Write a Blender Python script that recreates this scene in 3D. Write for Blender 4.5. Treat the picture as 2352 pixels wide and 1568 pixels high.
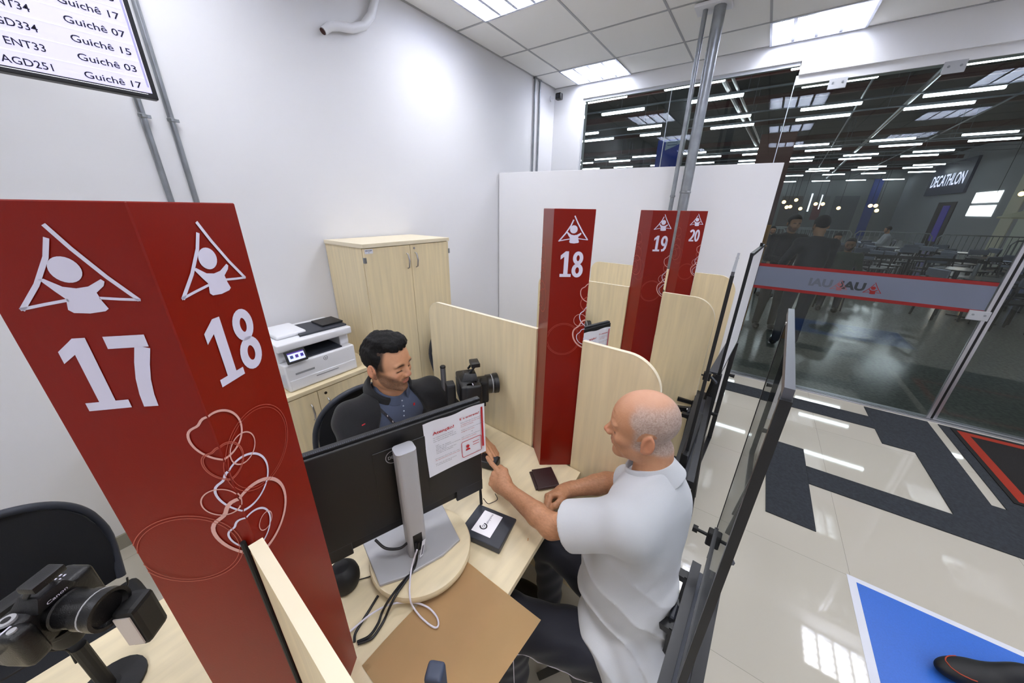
import bpy, bmesh, math, random
import numpy as np
from mathutils import Vector, Matrix
random.seed(7); np.random.seed(7)
for o in list(bpy.data.objects): bpy.data.objects.remove(o)
sc = bpy.context.scene
C = sc.collection
PI = math.pi
# ------------------------------------------------------------------ camera
CAMH = 1.7936; FPX = 768.27
yaw, pitch, roll = [math.radians(a) for a in (35.0527, 21.7551, 0.9316)]
fw = Vector((math.cos(pitch)*math.cos(yaw), math.cos(pitch)*math.sin(yaw), -math.sin(pitch)))
rt = Vector((math.sin(yaw), -math.cos(yaw), 0)); up = rt.cross(fw)
r2 = math.cos(roll)*rt + math.sin(roll)*up; u2 = -math.sin(roll)*rt + math.cos(roll)*up
cam = bpy.data.cameras.new('camera'); co = bpy.data.objects.new('camera', cam); C.objects.link(co)
cam.sensor_width = 36; cam.lens = FPX/2352*36; cam.clip_start = 0.02; cam.clip_end = 200
co.matrix_world = Matrix(((r2.x, u2.x, -fw.x, 0), (r2.y, u2.y, -fw.y, 0), (r2.z, u2.z, -fw.z, CAMH), (0, 0, 0, 1)))
sc.camera = co
# ------------------------------------------------------------------ world, exposure
w = bpy.data.worlds.new('world'); sc.world = w; w.use_nodes = True
w.node_tree.nodes['Background'].inputs[0].default_value = (0.75, 0.82, 1, 1)
w.node_tree.nodes['Background'].inputs[1].default_value = 0.02
sc.view_settings.view_transform = 'Standard'; sc.view_settings.look = 'None'
sc.view_settings.exposure = 0.0; sc.view_settings.gamma = 1
LAMP_W = 16.5       # watts per recessed louvre lamp
CEIL = 3.181; WALL_Y = 2.5075; GX = 4.424
# ------------------------------------------------------------------ materials
def srgb(c):
    return tuple(((v/255)/12.92 if v/255 <= .04045 else ((v/255+.055)/1.055)**2.4) for v in c)+(1,)
MATS = {}
def mat(name, col, rough=.5, metal=0, spec=.5, emit=None, es=1, bump=0, bscale=60, var=0, vscale=8, stretch=None, vcol=None, coat=0, alpha=None, sheen=0):
    if name in MATS: return MATS[name]
    m = bpy.data.materials.new(name); m.use_nodes = True; nt = m.node_tree; N = nt.nodes; Lk = nt.links
    b = N['Principled BSDF']
    c = srgb(col)
    b.inputs['Base Color'].default_value = c; b.inputs['Roughness'].default_value = rough
    b.inputs['Metallic'].default_value = metal; b.inputs['Specular IOR Level'].default_value = spec
    if coat: b.inputs['Coat Weight'].default_value = coat; b.inputs['Coat Roughness'].default_value = .08
    if sheen: b.inputs['Sheen Weight'].default_value = sheen
    if emit is not None:
        b.inputs['Emission Color'].default_value = srgb(emit); b.inputs['Emission Strength'].default_value = es
    tc = None
    def coords(st):
        nonlocal tc
        if tc is None: tc = N.new('ShaderNodeTexCoord')
        mp = N.new('ShaderNodeMapping'); mp.inputs['Scale'].default_value = st or (1, 1, 1)
        Lk.new(tc.outputs['Object'], mp.inputs['Vector']); return mp
    if var:
        mp = coords(stretch); n = N.new('ShaderNodeTexNoise'); n.inputs['Scale'].default_value = vscale; n.inputs['Detail'].default_value = 4
        Lk.new(mp.outputs[0], n.inputs['Vector'])
        r = N.new('ShaderNodeValToRGB'); r.color_ramp.elements[0].position = .3; r.color_ramp.elements[1].position = .72
        if vcol is None:
            r.color_ramp.elements[0].color = tuple(v*(1-var) for v in c[:3])+(1,); r.color_ramp.elements[1].color = tuple(min(1, v*(1+var*.6)) for v in c[:3])+(1,)
        else:
            r.color_ramp.elements[0].color = srgb(vcol); r.color_ramp.elements[1].color = c
        Lk.new(n.outputs['Fac'], r.inputs['Fac']); Lk.new(r.outputs['Color'], b.inputs['Base Color'])
    if bump:
        mp2 = coords(stretch if var else None); n2 = N.new('ShaderNodeTexNoise'); n2.inputs['Scale'].default_value = bscale; n2.inputs['Detail'].default_value = 3
        Lk.new(mp2.outputs[0], n2.inputs['Vector'])
        bp = N.new('ShaderNodeBump'); bp.inputs['Strength'].default_value = bump; bp.inputs['Distance'].default_value = .002
        Lk.new(n2.outputs['Fac'], bp.inputs['Height']); Lk.new(bp.outputs['Normal'], b.inputs['Normal'])
    MATS[name] = m; return m
def glassmat(name, tint=(235, 242, 240), k=1.0, body=.0, bodycol=(120,140,140)):
    m = bpy.data.materials.new(name); m.use_nodes = True; nt = m.node_tree; nt.nodes.clear(); N = nt.nodes; Lk = nt.links
    out = N.new('ShaderNodeOutputMaterial'); mx = N.new('ShaderNodeMixShader'); tr = N.new('ShaderNodeBsdfTransparent'); gl = N.new('ShaderNodeBsdfGlossy')
    tr.inputs[0].default_value = srgb(tint); gl.inputs['Roughness'].default_value = .0
    fr = N.new('ShaderNodeFresnel'); fr.inputs['IOR'].default_value = 1.5
    mu = N.new('ShaderNodeMath'); mu.operation = 'MULTIPLY'; mu.inputs[1].default_value = k
    Lk.new(fr.outputs[0], mu.inputs[0]); Lk.new(mu.outputs[0], mx.inputs[0]); Lk.new(tr.outputs[0], mx.inputs[1]); Lk.new(gl.outputs[0], mx.inputs[2])
    Lk.new(mx.outputs[0], out.inputs[0]); MATS[name] = m; return m
def vcolmat(name, rough=.5, spec=.4, sss=0, bump=0, bscale=200):
    m = mat(name, (200, 200, 200), rough, spec=spec, bump=bump, bscale=bscale)
    a = m.node_tree.nodes.new('ShaderNodeVertexColor'); a.layer_name = 'Col'
    b = m.node_tree.nodes['Principled BSDF']
    m.node_tree.links.new(a.outputs[0], b.inputs['Base Color'])
    if sss:
        b.inputs['Subsurface Weight'].default_value = sss; b.inputs['Subsurface Radius'].default_value = (.012, .005, .003); b.inputs['Subsurface Scale'].default_value = 1
    return m
WALLM = mat('painted_wall', (232, 232, 235), .55, bump=.08, bscale=90)
HEADM = mat('painted_header', (236, 236, 238), .6)
CEILM = mat('ceiling_tile', (246, 245, 242), .85, bump=.35, bscale=160)
GRIDM = mat('ceiling_grid_metal', (176, 177, 180), .5)
WOOD = mat('maple_laminate', (238, 220, 180), .42, var=.10, vscale=3.0, stretch=(14, 14, .9), bump=.06, bscale=20)
WOODP = mat('maple_divider', (238, 220, 180), .42, var=.10, vscale=3.0, stretch=(14, .9, 14), bump=.06, bscale=20)
WOODH = mat('maple_worktop', (232, 216, 180), .38, var=.09, vscale=3.0, stretch=(2.0, 13, 13), bump=.03, bscale=20)
EDGE = mat('maple_edge_band', (236, 224, 196), .45)
RED = mat('red_laminate', (128, 18, 4), .30, spec=.30, bump=.05, bscale=400)
DECAL = mat('white_vinyl', (218, 214, 232), .5)
DECAL2 = mat('pale_pink_vinyl', (222, 170, 160), .5)
DECAL3 = mat('faint_pink_vinyl', (186, 88, 72), .5)
BLK = mat('black_plastic', (22, 22, 25), .42)
BLK2 = mat('matte_black_plastic', (14, 14, 16), .6)
DGR = mat('dark_grey_plastic', (52, 56, 66), .45)
STEELB = mat('black_painted_steel', (26, 27, 31), .38)
GALV = mat('galvanised_steel', (150, 154, 158), .38, metal=.75, var=.2, vscale=14)
ALU = mat('brushed_aluminium', (196, 196, 202), .34, metal=.85, bump=.1, bscale=300)
SILV = mat('silver_paint', (178, 178, 181), .42, metal=.12, bump=.1, bscale=500)
CHROME = mat('satin_handle', (176, 174, 176), .3, metal=.9)
PAPER = mat('white_paper', (232, 232, 240), .7)
INKR = mat('red_ink', (186, 28, 40), .6)
INKG = mat('grey_ink', (120, 118, 128), .6)
INKB = mat('black_ink', (24, 26, 34), .6)
NAVY = mat('navy_ink', (18, 16, 50), .6)
WPL = mat('white_plastic', (234, 235, 240), .35)
# ------------------------------------------------------------------ mesh helpers
class MB:
    def __init__(s): s.bm = bmesh.new()
    def quadbox(s, c8):
        v = [s.bm.verts.new(p) for p in c8]
        for f in ((0,3,2,1),(4,5,6,7),(0,1,5,4),(1,2,6,5),(2,3,7,6),(3,0,4,7)): s.bm.faces.new([v[i] for i in f])
        return v
    def box(s, x0, x1, y0, y1, z0, z1, M=None):
        c = [Vector(p) for p in ((x0,y0,z0),(x1,y0,z0),(x1,y1,z0),(x0,y1,z0),(x0,y0,z1),(x1,y0,z1),(x1,y1,z1),(x0,y1,z1))]
        if M is not None: c = [M @ p for p in c]
        s.quadbox(c); return s
    def bar(s, a, b, w, h=None, upv=(0,0,1)):
        h = h or w; a = Vector(a); b = Vector(b); d = (b-a).normalized(); upv = Vector(upv)
        if abs(d.dot(upv)) > .98: upv = Vector((1,0,0))
        x = d.cross(upv).normalized()*w/2; y = x.cross(d).normalized()*h/2
        s.quadbox([a-x-y, a+x-y, b+x-y, b-x-y, a-x+y, a+x+y, b+x+y, b-x+y]); return s
    def tube(s, pts, r, n=10, caps=True):
        pts = [Vector(p) for p in pts]; rr = r if isinstance(r, (list, tuple)) else [r]*len(pts)
        rings = []; prev = None
        for i, p in enumerate(pts):
            t = (pts[min(i+1, len(pts)-1)]-pts[max(i-1, 0)]).normalized()
            if prev is None:
                a = Vector((0,0,1)) if abs(t.z) < .9 else Vector((1,0,0)); x = t.cross(a).normalized()
            else: x = (prev - t*prev.dot(t)).normalized()
            prev = x; y = t.cross(x)
            rings.append([s.bm.verts.new(p+(x*math.cos(2*PI*k/n)+y*math.sin(2*PI*k/n))*rr[i]) for k in range(n)])
        for i in range(len(rings)-1):
            for k in range(n): s.bm.faces.new((rings[i][k], rings[i][(k+1)%n], rings[i+1][(k+1)%n], rings[i+1][k]))
        if caps: s.bm.faces.new(rings[0][::-1]); s.bm.faces.new(rings[-1])
        return s
    def prism(s, poly, z0, z1, M=None):
        M = M or Matrix()
        a = [s.bm.verts.new(M @ Vector((p[0], p[1], z0))) for p in poly]; b = [s.bm.verts.new(M @ Vector((p[0], p[1], z1))) for p in poly]
        n = len(poly)
        for i in range(n): s.bm.faces.new((a[i], a[(i+1)%n], b[(i+1)%n], b[i]))
        s.bm.faces.new(a[::-1]); s.bm.faces.new(b); return s
    def lathe(s, prof, c=(0,0,0), n=24, M=None):
        M = M or Matrix.Translation(Vector(c)); rings = []
        for r, z in prof: rings.append([s.bm.verts.new(M @ Vector((r*math.cos(2*PI*k/n), r*math.sin(2*PI*k/n), z))) for k in range(n)])
        for i in range(len(rings)-1):
            for k in range(n): s.bm.faces.new((rings[i][k], rings[i][(k+1)%n], rings[i+1][(k+1)%n], rings[i+1][k]))
        s.bm.faces.new(rings[0][::-1]); s.bm.faces.new(rings[-1]); return s
    def ball(s, c, r, n=12, M=None):
        rx = r if isinstance(r, (list, tuple)) else (r, r, r)
        T = Matrix.Translation(Vector(c)) @ (M or Matrix()) @ Matrix.Diagonal((*rx, 1))
        bmesh.ops.create_uvsphere(s.bm, u_segments=n*2, v_segments=n, radius=1, matrix=T); return s
    def ribbon(s, pts, wd, M=None, closed=False):   # flat stroke in XY
        M = M or Matrix(); P = [Vector((p[0], p[1], 0)) for p in pts]; n = len(P); L = []; R = []
        for i in range(n):
            a = P[(i-1) % n] if closed or i > 0 else P[0]; b = P[(i+1) % n] if closed or i < n-1 else P[-1]
            t = (b-a).normalized(); nn = Vector((-t.y, t.x, 0)); ww = wd(i/(n-1)) if callable(wd) else wd
            L.append(s.bm.verts.new(M @ (P[i]+nn*ww/2))); R.append(s.bm.verts.new(M @ (P[i]-nn*ww/2)))
        for i in range(n if closed else n-1):
            j = (i+1) % n; s.bm.faces.new((R[i], R[j], L[j], L[i]))
        return s
    def poly(s, pts, M=None):
        M = M or Matrix(); s.bm.faces.new([s.bm.verts.new(M @ Vector((p[0], p[1], 0))) for p in pts]); return s
    def bevel(s, r, seg=2, ang=40):
        bmesh.ops.recalc_face_normals(s.bm, faces=s.bm.faces)
        es = [e for e in s.bm.edges if len(e.link_faces) == 2 and e.calc_face_angle() > math.radians(ang)]
        bmesh.ops.bevel(s.bm, geom=es, offset=r, segments=seg, affect='EDGES', profile=.6, clamp_overlap=True); return s
    def mesh(s, name, m, smooth=False, fix=True):
        if fix: bmesh.ops.recalc_face_normals(s.bm, faces=s.bm.faces)
        me = bpy.data.meshes.new(name); s.bm.to_mesh(me); s.bm.free(); me.materials.append(m)
        if smooth:
            me.shade_smooth()
            try: me.set_sharp_from_angle(angle=math.radians(40))
            except Exception: pass
        return me
def link(name, me, parent=None, M=None):
    o = bpy.data.objects.new(name, me); C.objects.link(o)
    if M is not None: o.matrix_world = M
    if parent is not None:
        o.parent = parent
        o.matrix_parent_inverse = parent.matrix_world.inverted() if M is None or getattr(parent, '_w', 1) else Matrix()
    return o
ROOTM = {}
def obj(name, mb, m, parent=None, smooth=False, M=None, local=False, fix=True):
    """mesh object. Geometry is in world coordinates; with local=True in the frame of the parent thing."""
    me = mb.mesh(name, m, smooth, fix) if isinstance(mb, MB) else mb
    o = bpy.data.objects.new(name, me); C.objects.link(o)
    if parent is not None:
        o.parent = parent
        if local: o.matrix_local = M or Matrix()
        else:
            o.matrix_parent_inverse = Matrix(); o.matrix_basis = ROOTM[parent.name].inverted() @ (M or Matrix())
    elif M is not None: o.matrix_basis = M
    ROOTM[o.name] = (ROOTM[parent.name] @ o.matrix_basis) if parent is not None else (M or Matrix())
    return o
def tag(o, label=None, cat=None, group=None, kind=None):
    if label: o['label'] = label
    if cat: o['category'] = cat
    if group: o['group'] = group
    if kind: o['kind'] = kind
    return o
def thing(name, label, cat, M=None, group=None):
    o = bpy.data.objects.new(name, None); C.objects.link(o); o.empty_display_size = .05
    if M is None: M = Matrix()
    elif not isinstance(M, Matrix): M = Matrix.Translation(Vector(M))
    o.matrix_basis = M; ROOTM[o.name] = M.copy(); return tag(o, label, cat, group)
def struct(name, mb, m, M=None, **k):
    o = obj(name, mb, m, None, M=M, **k); o['kind'] = 'structure'; return o
def copy_tree(o, M=None, parent=None):
    c = o.copy(); C.objects.link(c)
    if parent is not None: c.parent = parent
    if M is not None: c.matrix_basis = M
    ROOTM[c.name] = M.copy() if M is not None else Matrix()
    for ch in list(o.children): copy_tree(ch, None, c)
    return c
def frame(o, x, y):      # matrix from origin, x axis, approximate y axis
    x = Vector(x).normalized(); z = x.cross(Vector(y)).normalized(); y = z.cross(x); o = Vector(o)
    return Matrix(((x.x, y.x, z.x, o.x), (x.y, y.y, z.y, o.y), (x.z, y.z, z.z, o.z), (0, 0, 0, 1)))
TXT = {}
def text_mesh(s, height, m, bold=0, width=None, align='LEFT', space=1.0, shear=0, ext=0):
    """lettering as a flat mesh in XY, cap height about `height`"""
    cu = bpy.data.curves.new('lettering', 'FONT'); cu.body = s; cu.size = height/.72; cu.offset = bold*height; cu.space_character = space; cu.shear = shear
    cu.extrude = ext
    cu.resolution_u = 3
    ob = bpy.data.objects.new('lettering', cu); C.objects.link(ob)
    dg = bpy.context.evaluated_depsgraph_get(); me = bpy.data.meshes.new_from_object(ob.evaluated_get(dg))
    bpy.data.objects.remove(ob); bpy.data.curves.remove(cu)
    n = len(me.vertices); a = np.zeros(n*3, dtype=np.float32); me.vertices.foreach_get('co', a); a = a.reshape(-1, 3)
    wd = a[:, 0].max()-a[:, 0].min(); a[:, 0] -= a[:, 0].min()
    if width: a[:, 0] *= width/wd; wd = width
    if align == 'CENTER': a[:, 0] -= wd/2
    elif align == 'RIGHT': a[:, 0] -= wd
    me.vertices.foreach_set('co', a.ravel()); me.materials.clear(); me.materials.append(m); return me
def join_meshes(name, items, m):
    """items: (mesh, Matrix) -> one mesh"""
    bm = bmesh.new()
    for me, M in items:
        t = me.copy(); t.transform(M); bm.from_mesh(t); bpy.data.meshes.remove(t)
    out = bpy.data.meshes.new(name); bm.to_mesh(out); bm.free(); out.materials.clear(); out.materials.append(m)
    for p in out.polygons: p.material_index = 0
    return out
# row frame: the service counter runs slightly off the room's axis
S = -0.0479; OX, OY = .0683, .5017
ROW = Matrix.Translation((OX, OY, 0)) @ Matrix.Rotation(S, 4, 'Z')
def L(u, v, z=0): return ROW @ Vector((u, v, z))
def RM(u, v, z=0, rz=0): return ROW @ Matrix.Translation((u, v, z)) @ Matrix.Rotation(rz, 4, 'Z')
T = Matrix.Translation
def Rz(a): return Matrix.Rotation(a, 4, 'Z')
def arc(cx, cy, r, a0, a1, n=24, ry=None): return [(cx+r*math.cos(math.radians(a0+(a1-a0)*i/n)), cy+(ry or r)*math.sin(math.radians(a0+(a1-a0)*i/n))) for i in range(n+1)]
# ------------------------------------------------------------------ room shell
XB, YR = -3.2, -4.6
FLOORM = mat('polished_porcelain', (190, 184, 171), .035, spec=.6)
nt = FLOORM.node_tree; b = nt.nodes['Principled BSDF']
tc = nt.nodes.new('ShaderNodeTexCoord'); mp = nt.nodes.new('ShaderNodeMapping'); br = nt.nodes.new('ShaderNodeTexBrick')
mp.inputs['Location'].default_value = (.37, .0, 0)
br.offset = 0; br.inputs['Scale'].default_value = 1; br.inputs['Brick Width'].default_value = .8; br.inputs['Row Height'].default_value = .8
br.inputs['Mortar Size'].default_value = .0009; br.inputs['Mortar Smooth'].default_value = 0
br.inputs['Color1'].default_value = srgb((190, 184, 171)); br.inputs['Color2'].default_value = srgb((187, 182, 169)); br.inputs['Mortar'].default_value = srgb((140, 136, 126))
nt.links.new(tc.outputs['Object'], mp.inputs[0]); nt.links.new(mp.outputs[0], br.inputs[0]); nt.links.new(br.outputs['Color'], b.inputs['Base Color'])
struct('floor', MB().box(XB, GX+.02, YR, WALL_Y, -.05, 0), FLOORM)
struct('wall_left', MB().box(XB, GX+.15, WALL_Y, WALL_Y+.15, 0, CEIL+.2), WALLM)
struct('wall_back', MB().box(XB-.15, XB, YR, WALL_Y, 0, CEIL+.2), WALLM)
struct('wall_right', MB().box(XB, GX, YR-.15, YR, 0, CEIL+.2), WALLM)
SKIRT = mat('grey_skirting_tile', (150, 146, 134), .25)
struct('baseboard_left', MB().box(XB, GX, WALL_Y-.012, WALL_Y, 0, .085), SKIRT)
# front wall: pier, header over the upper window, lower header over the door run
o = MB(); o.box(GX, GX+.15, 2.115, WALL_Y, 0, CEIL); o.box(GX, GX+.15, .045, 2.115, 3.03, CEIL); o.box(GX, GX+.15, YR, .045, 2.93, CEIL)
struct('wall_front', o, HEADM)
o = MB(); o.box(GX+.03, GX+.12, YR, .06, 2.86, 2.93); struct('trim_1', o, HEADM)
o = MB(); o.box(GX+.02, GX+.06, .05, 2.115, 3.0, 3.03); o.box(GX+.02, GX+.06, 2.09, 2.115, 0, 3.0); struct('trim_2', o, mat('white_frame', (200, 204, 210), .4))
# ceiling: mineral tiles with openings for the lamps, plus T-bar grid
tile = .625; X0, Y0 = 2.6673, 2.1835
lamps = []
for i in (1, 0, -1, -2):
    for j in (0, 1, 2, 3): lamps.append((2.0423+1.875*i, Y0-.625-1.875*j))
def in_lamp(cx, cy): return any(a < cx < a+tile and b_ < cy < b_+tile for a, b_ in lamps)
o = MB()
xs = [X0+tile*k for k in range(-10, 3)]; ys = [Y0-tile*k for k in range(-1, 12)]
for x in xs:
    for y in ys:
        a0, a1, b0, b1 = max(x, XB), min(x+tile, GX), max(y-tile, YR), min(y, WALL_Y)
        if a1-a0 < .01 or b1-b0 < .01 or in_lamp((a0+a1)/2, (b0+b1)/2): continue
        o.box(a0, a1, b0, b1, CEIL, CEIL+.015)
struct('ceiling', o, CEILM)
o = MB()
for x in xs:
    if XB < x < GX: o.box(x-.008, x+.008, YR, WALL_Y, CEIL-.004, CEIL+.001)
for y in ys:
    if YR < y < WALL_Y: o.box(XB, GX, y-.008, y+.008, CEIL-.0038, CEIL+.0008)
o.box(XB, GX, WALL_Y-.018, WALL_Y, CEIL-.004, CEIL); o.box(GX-.018, GX, YR, WALL_Y, CEIL-.004, CEIL)
struct('trim_3', o, GRIDM)
struct('ceiling', MB().box(XB, GX+.1, YR, WALL_Y, CEIL+.2, CEIL+.25), mat('slab', (90, 90, 90), .9))
LOUV = mat('lamp_reflector', (214, 218, 232), .22, metal=.55)
TUBE = mat('lamp_tube', (255, 255, 255), .5, emit=(238, 244, 255), es=14)
def make_lamp(w):
    t = thing('ceiling_lamp', 'x', 'ceiling lamp', Matrix())
    h = MB()
    h.box(0, w, 0, tile, .078, .084); h.box(0, .006, 0, tile, -.006, .08); h.box(w-.006, w, 0, tile, -.006, .08); h.box(0, w, 0, .006, -.006, .08); h.box(0, w, tile-.006, tile, -.006, .08)
    h.box(-.006, w+.006, -.006, .012, -.01, -.004); h.box(-.006, w+.006, tile-.012, tile+.006, -.01, -.004); h.box(-.006, .012, .012, tile-.012, -.01, -.004); h.box(w-.012, w+.006, .012, tile-.012, -.01, -.004)
    obj('housing', h, LOUV, t, local=True)
    g = MB(); n = 4
    for k in range(1, n):
        y = tile*k/n; g.prism([(-.012+y, .0), (y, .045), (.012+y, 0)], .006, w-.006, Matrix(((0,0,1,0),(1,0,0,0),(0,1,0,-.004),(0,0,0,1))))
    for k in range(1, 5):
        x = w*k/5; g.box(x-.0022, x+.0022, .006, tile-.006, -.002, .034)
    obj('louvre', g, LOUV, t, local=True)
    for k in range(n):
        y = tile*(k+.5)/n; obj('tube', MB().tube([(.02, y, .058), (w-.02, y, .058)], .012, 8), TUBE, t, local=True, smooth=True)
    li = bpy.data.lights.new('lamp_light', 'AREA'); li.shape = 'RECTANGLE'; li.size = w-.03; li.size_y = tile-.03; li.energy = LAMP_W*w/tile; li.color = (1, .995, .985); li.spread = 3.14159
    lo = bpy.data.objects.new('lamp_light', li); C.objects.link(lo); lo.parent = t; lo.matrix_basis = T((w/2, tile/2, .040)); ROOTM[lo.name] = Matrix()
    return t
full = make_lamp(tile); short = make_lamp(GX-.02-3.9173)
seen = {(0, 0): 'recessed louvre lamp cut by the top edge of the picture, nearest the white drain hose', (1, 0): 'square recessed louvre lamp above the corner with the security camera', (1, 1): 'bright recessed louvre lamp over the glass doors, right of the ceiling conduits'}
first = {}
for i in (1, 0, -1, -2):
    for j in (0, 1, 2, 3):
        src = short if i == 1 else full; M = T((2.0423+1.875*i, Y0-.625-1.875*j, CEIL))
        if src.name not in first: first[src.name] = 1; src.matrix_basis = M; ROOTM[src.name] = M; t = src
        else: t = copy_tree(src, M)
        t['label'] = seen.get((i, j), 'recessed louvre lamp of the office ceiling, outside the picture'); t['group'] = 'recessed office ceiling lamps'
# ------------------------------------------------------------------ counter row: desks, columns, dividers
PIT = 1.041; US = [0, PIT, 2*PIT, 2.983]
COLH = 1.794; DESKZ = .75
def make_desk(u0, u1, label, left=None):
    t = thing('service_desk', label, 'desk', RM(u0, 0, 0), 'service desks along the counter')
    wd = u1-u0; k = wd/PIT
    poly = [(.012, -.135), (.2*k, -.130), (.45*k, -.118), (.70*k, -.094), (.9*k, -.070), (wd-.012, -.055), (wd-.012, .64), (.012, .64)]
    obj('desktop', MB().prism(poly, .725, .75).bevel(.002, 2), WOODH, t, local=True)
    obj('side_panel', MB().box(.012, .030, -.0, .60, 0, .724), WOOD, t, local=True)
    obj('side_panel', MB().box(wd-.030, wd-.012, .0, .60, 0, .724), WOOD, t, local=True)
    obj('modesty_panel', MB().box(.031, wd-.031, .30, .318, .25, .724), WOOD, t, local=True)
    return t
make_desk(-PIT, 0, 'maple service desk of booth 17, cropped at the bottom left corner')
make_desk(0, PIT, 'maple service desk of booth 18 between the clerk and the customer')
make_desk(PIT, 2*PIT, 'maple service desk of booth 19, hidden behind the column and divider 18')
make_desk(2*PIT, US[3], 'maple service desk of booth 20, farthest of the counter row')
# --- digits and pictogram as flat vinyl strokes
def digit(mb, d, x0, x1, z0, z1, M):
    wd = x1-x0; h = z1-z0; s = .36*wd
    X = lambda a: x0+a*wd
    Z = lambda a: z0+a*h
    K = lambda pts: [(X(a), Z(b_)) for a, b_ in pts]
    if d == '1':
        mb.poly(K([(.32, .12), (.70, .12), (.70, 1), (.42, 1), (.32, .96)]), M); mb.poly(K([(.0, 0), (1, 0), (1, .12), (0, .12)]), M)
        mb.poly(K([(.32, .96), (.0, .84), (.0, .68), (.32, .79)]), M)
    elif d == '7':
        mb.poly(K([(0, .84), (1, .84), (1, .90), (1, 1), (0, 1)]), M)
        mb.ribbon(K([(.84, .84), (.66, .62), (.52, .40), (.44, .18), (.42, 0)]), s*1.05, M)
    elif d == '8':
        mb.ribbon(K(arc(.5, .745, .32, 0, 360, 24, .185))[:-1], s*.95, M, True); mb.ribbon(K(arc(.5, .27, .36, 0, 360, 24, .20))[:-1], s, M, True)
    elif d == '9':
        mb.ribbon(K(arc(.5, .67, .35, 0, 360, 24, .25))[:-1], s, M, True); mb.ribbon(K([(.85, .67), (.84, .45), (.74, .22), (.55, .10), (.22, .07)]), s, M)
    elif d == '0':
        mb.ribbon(K(arc(.5, .5, .35, 0, 360, 28, .435))[:-1], s, M, True)
    elif d == '2':
        mb.ribbon(K([(.10, .80)]+arc(.5, .70, .35, 140, -10, 14, .235)+[(.74, .45), (.40, .20), (.16, .09)]), s, M); mb.poly(K([(.05, 0), (1, 0), (1, .13), (.05, .13)]), M)
def logo(mb, M, k=1.0, cx=0, cz=0):
    G = lambda pts: [(cx+a*k, cz+b_*k) for a, b_ in pts]
    mb.ribbon(G([(.0000, .0420), (.012, .020), (.030, -.008), (.0490, -.0330)]), .0040*k, M)
    mb.ribbon(G([(-.0025, .0300), (-.010, .012), (-.027, -.014), (-.0478, -.0385)]), .0044*k, M)
    mb.ribbon(G([(-.0490, -.0378), (-.028, -.0335), (-.0085, -.0300)]), .0030*k, M); mb.ribbon(G([(.0165, -.0290), (.033, -.031), (.0500, -.0325)]), .0028*k, M)
    mb.poly(G(arc(0, 0, .0128, 0, 360, 26)[:-1]), M)
    mb.poly(G([(-.0235, -.0088), (-.0195, -.0082), (-.008, -.0165), (.002, -.0185), (.012, -.0170), (.0245, -.0100), (.0268, -.0125), (.0245, -.0170), (.0165, -.0235), (.0178, -.032), (.0205, -.0405), (.017, -.0430), (.004, -.0447), (-.009, -.0435), (-.0125, -.040), (-.0100, -.0290), (-.0160, -.0205)]), M)
def blob(cx, cz, r, kink=None, amt=.18, n=56, rz=1.0):
    out = []
    for i in range(n):
        a = 2*PI*i/n; rr = r
        if kink is not None:
            d = (a-math.radians(kink)+PI) % (2*PI)-PI; rr *= 1-amt*math.exp(-(d/.30)**2)+.05*math.cos(2*d)
        out.append((cx+rr*math.cos(a), cz+rr*rz*math.sin(a)))
    return out
RINGS = [(-.077, 1.342, .0625, None, .0011, 3), (-.077, 1.342, .0580, None, .0009, 3), (.057, 1.460, .0610, None, .0009, 3), (.057, 1.460, .0570, None, .0007, 3),
         (.006, 1.518, .0330, 130, .0030, 2), (.030, 1.479, .0215, None, .0018, 2), (.002, 1.479, .0265, 120, .0014, 3), (.002, 1.479, .0245, 120, .0010, 3), (-.020, 1.417, .0225, None, .0018, 2),
         (.018, 1.430, .0400, 140, .0032, 1), (.016, 1.362, .0575, 140, .0052, 2), (.004, 1.352, .0310, 140, .0028, 1), (.026, 1.346, .0130, None, .0014, 2)]
def clip_ribbon(mb, pts, wd, w0, w1, M):
    """closed outline drawn only where w0<=x<=w1"""
    n = len(pts); ins = [w0 <= p[0] <= w1 for p in pts]
    if all(ins): mb.ribbon(pts, wd, M, True); return
    if not any(ins): return
    st = next(i for i in range(n) if not ins[i]); run = []
    for i in range(st, st+n+1):
        k = i % n; p = pts[k]
        if ins[k]: 
            if not run:
                q = pts[(k-1) % n]; e = w0 if q[0] < w0 else w1; f = (e-q[0])/(p[0]-q[0]); run.append((e, q[1]+(p[1]-q[1])*f))
            run.append(p)
        elif run:
            q = run[-1]; e = w0 if p[0] < w0 else w1; f = (e-q[0])/(p[0]-q[0]); run.append((e, q[1]+(p[1]-q[1])*f))
            mb.ribbon(run, wd, M); run = []
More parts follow.
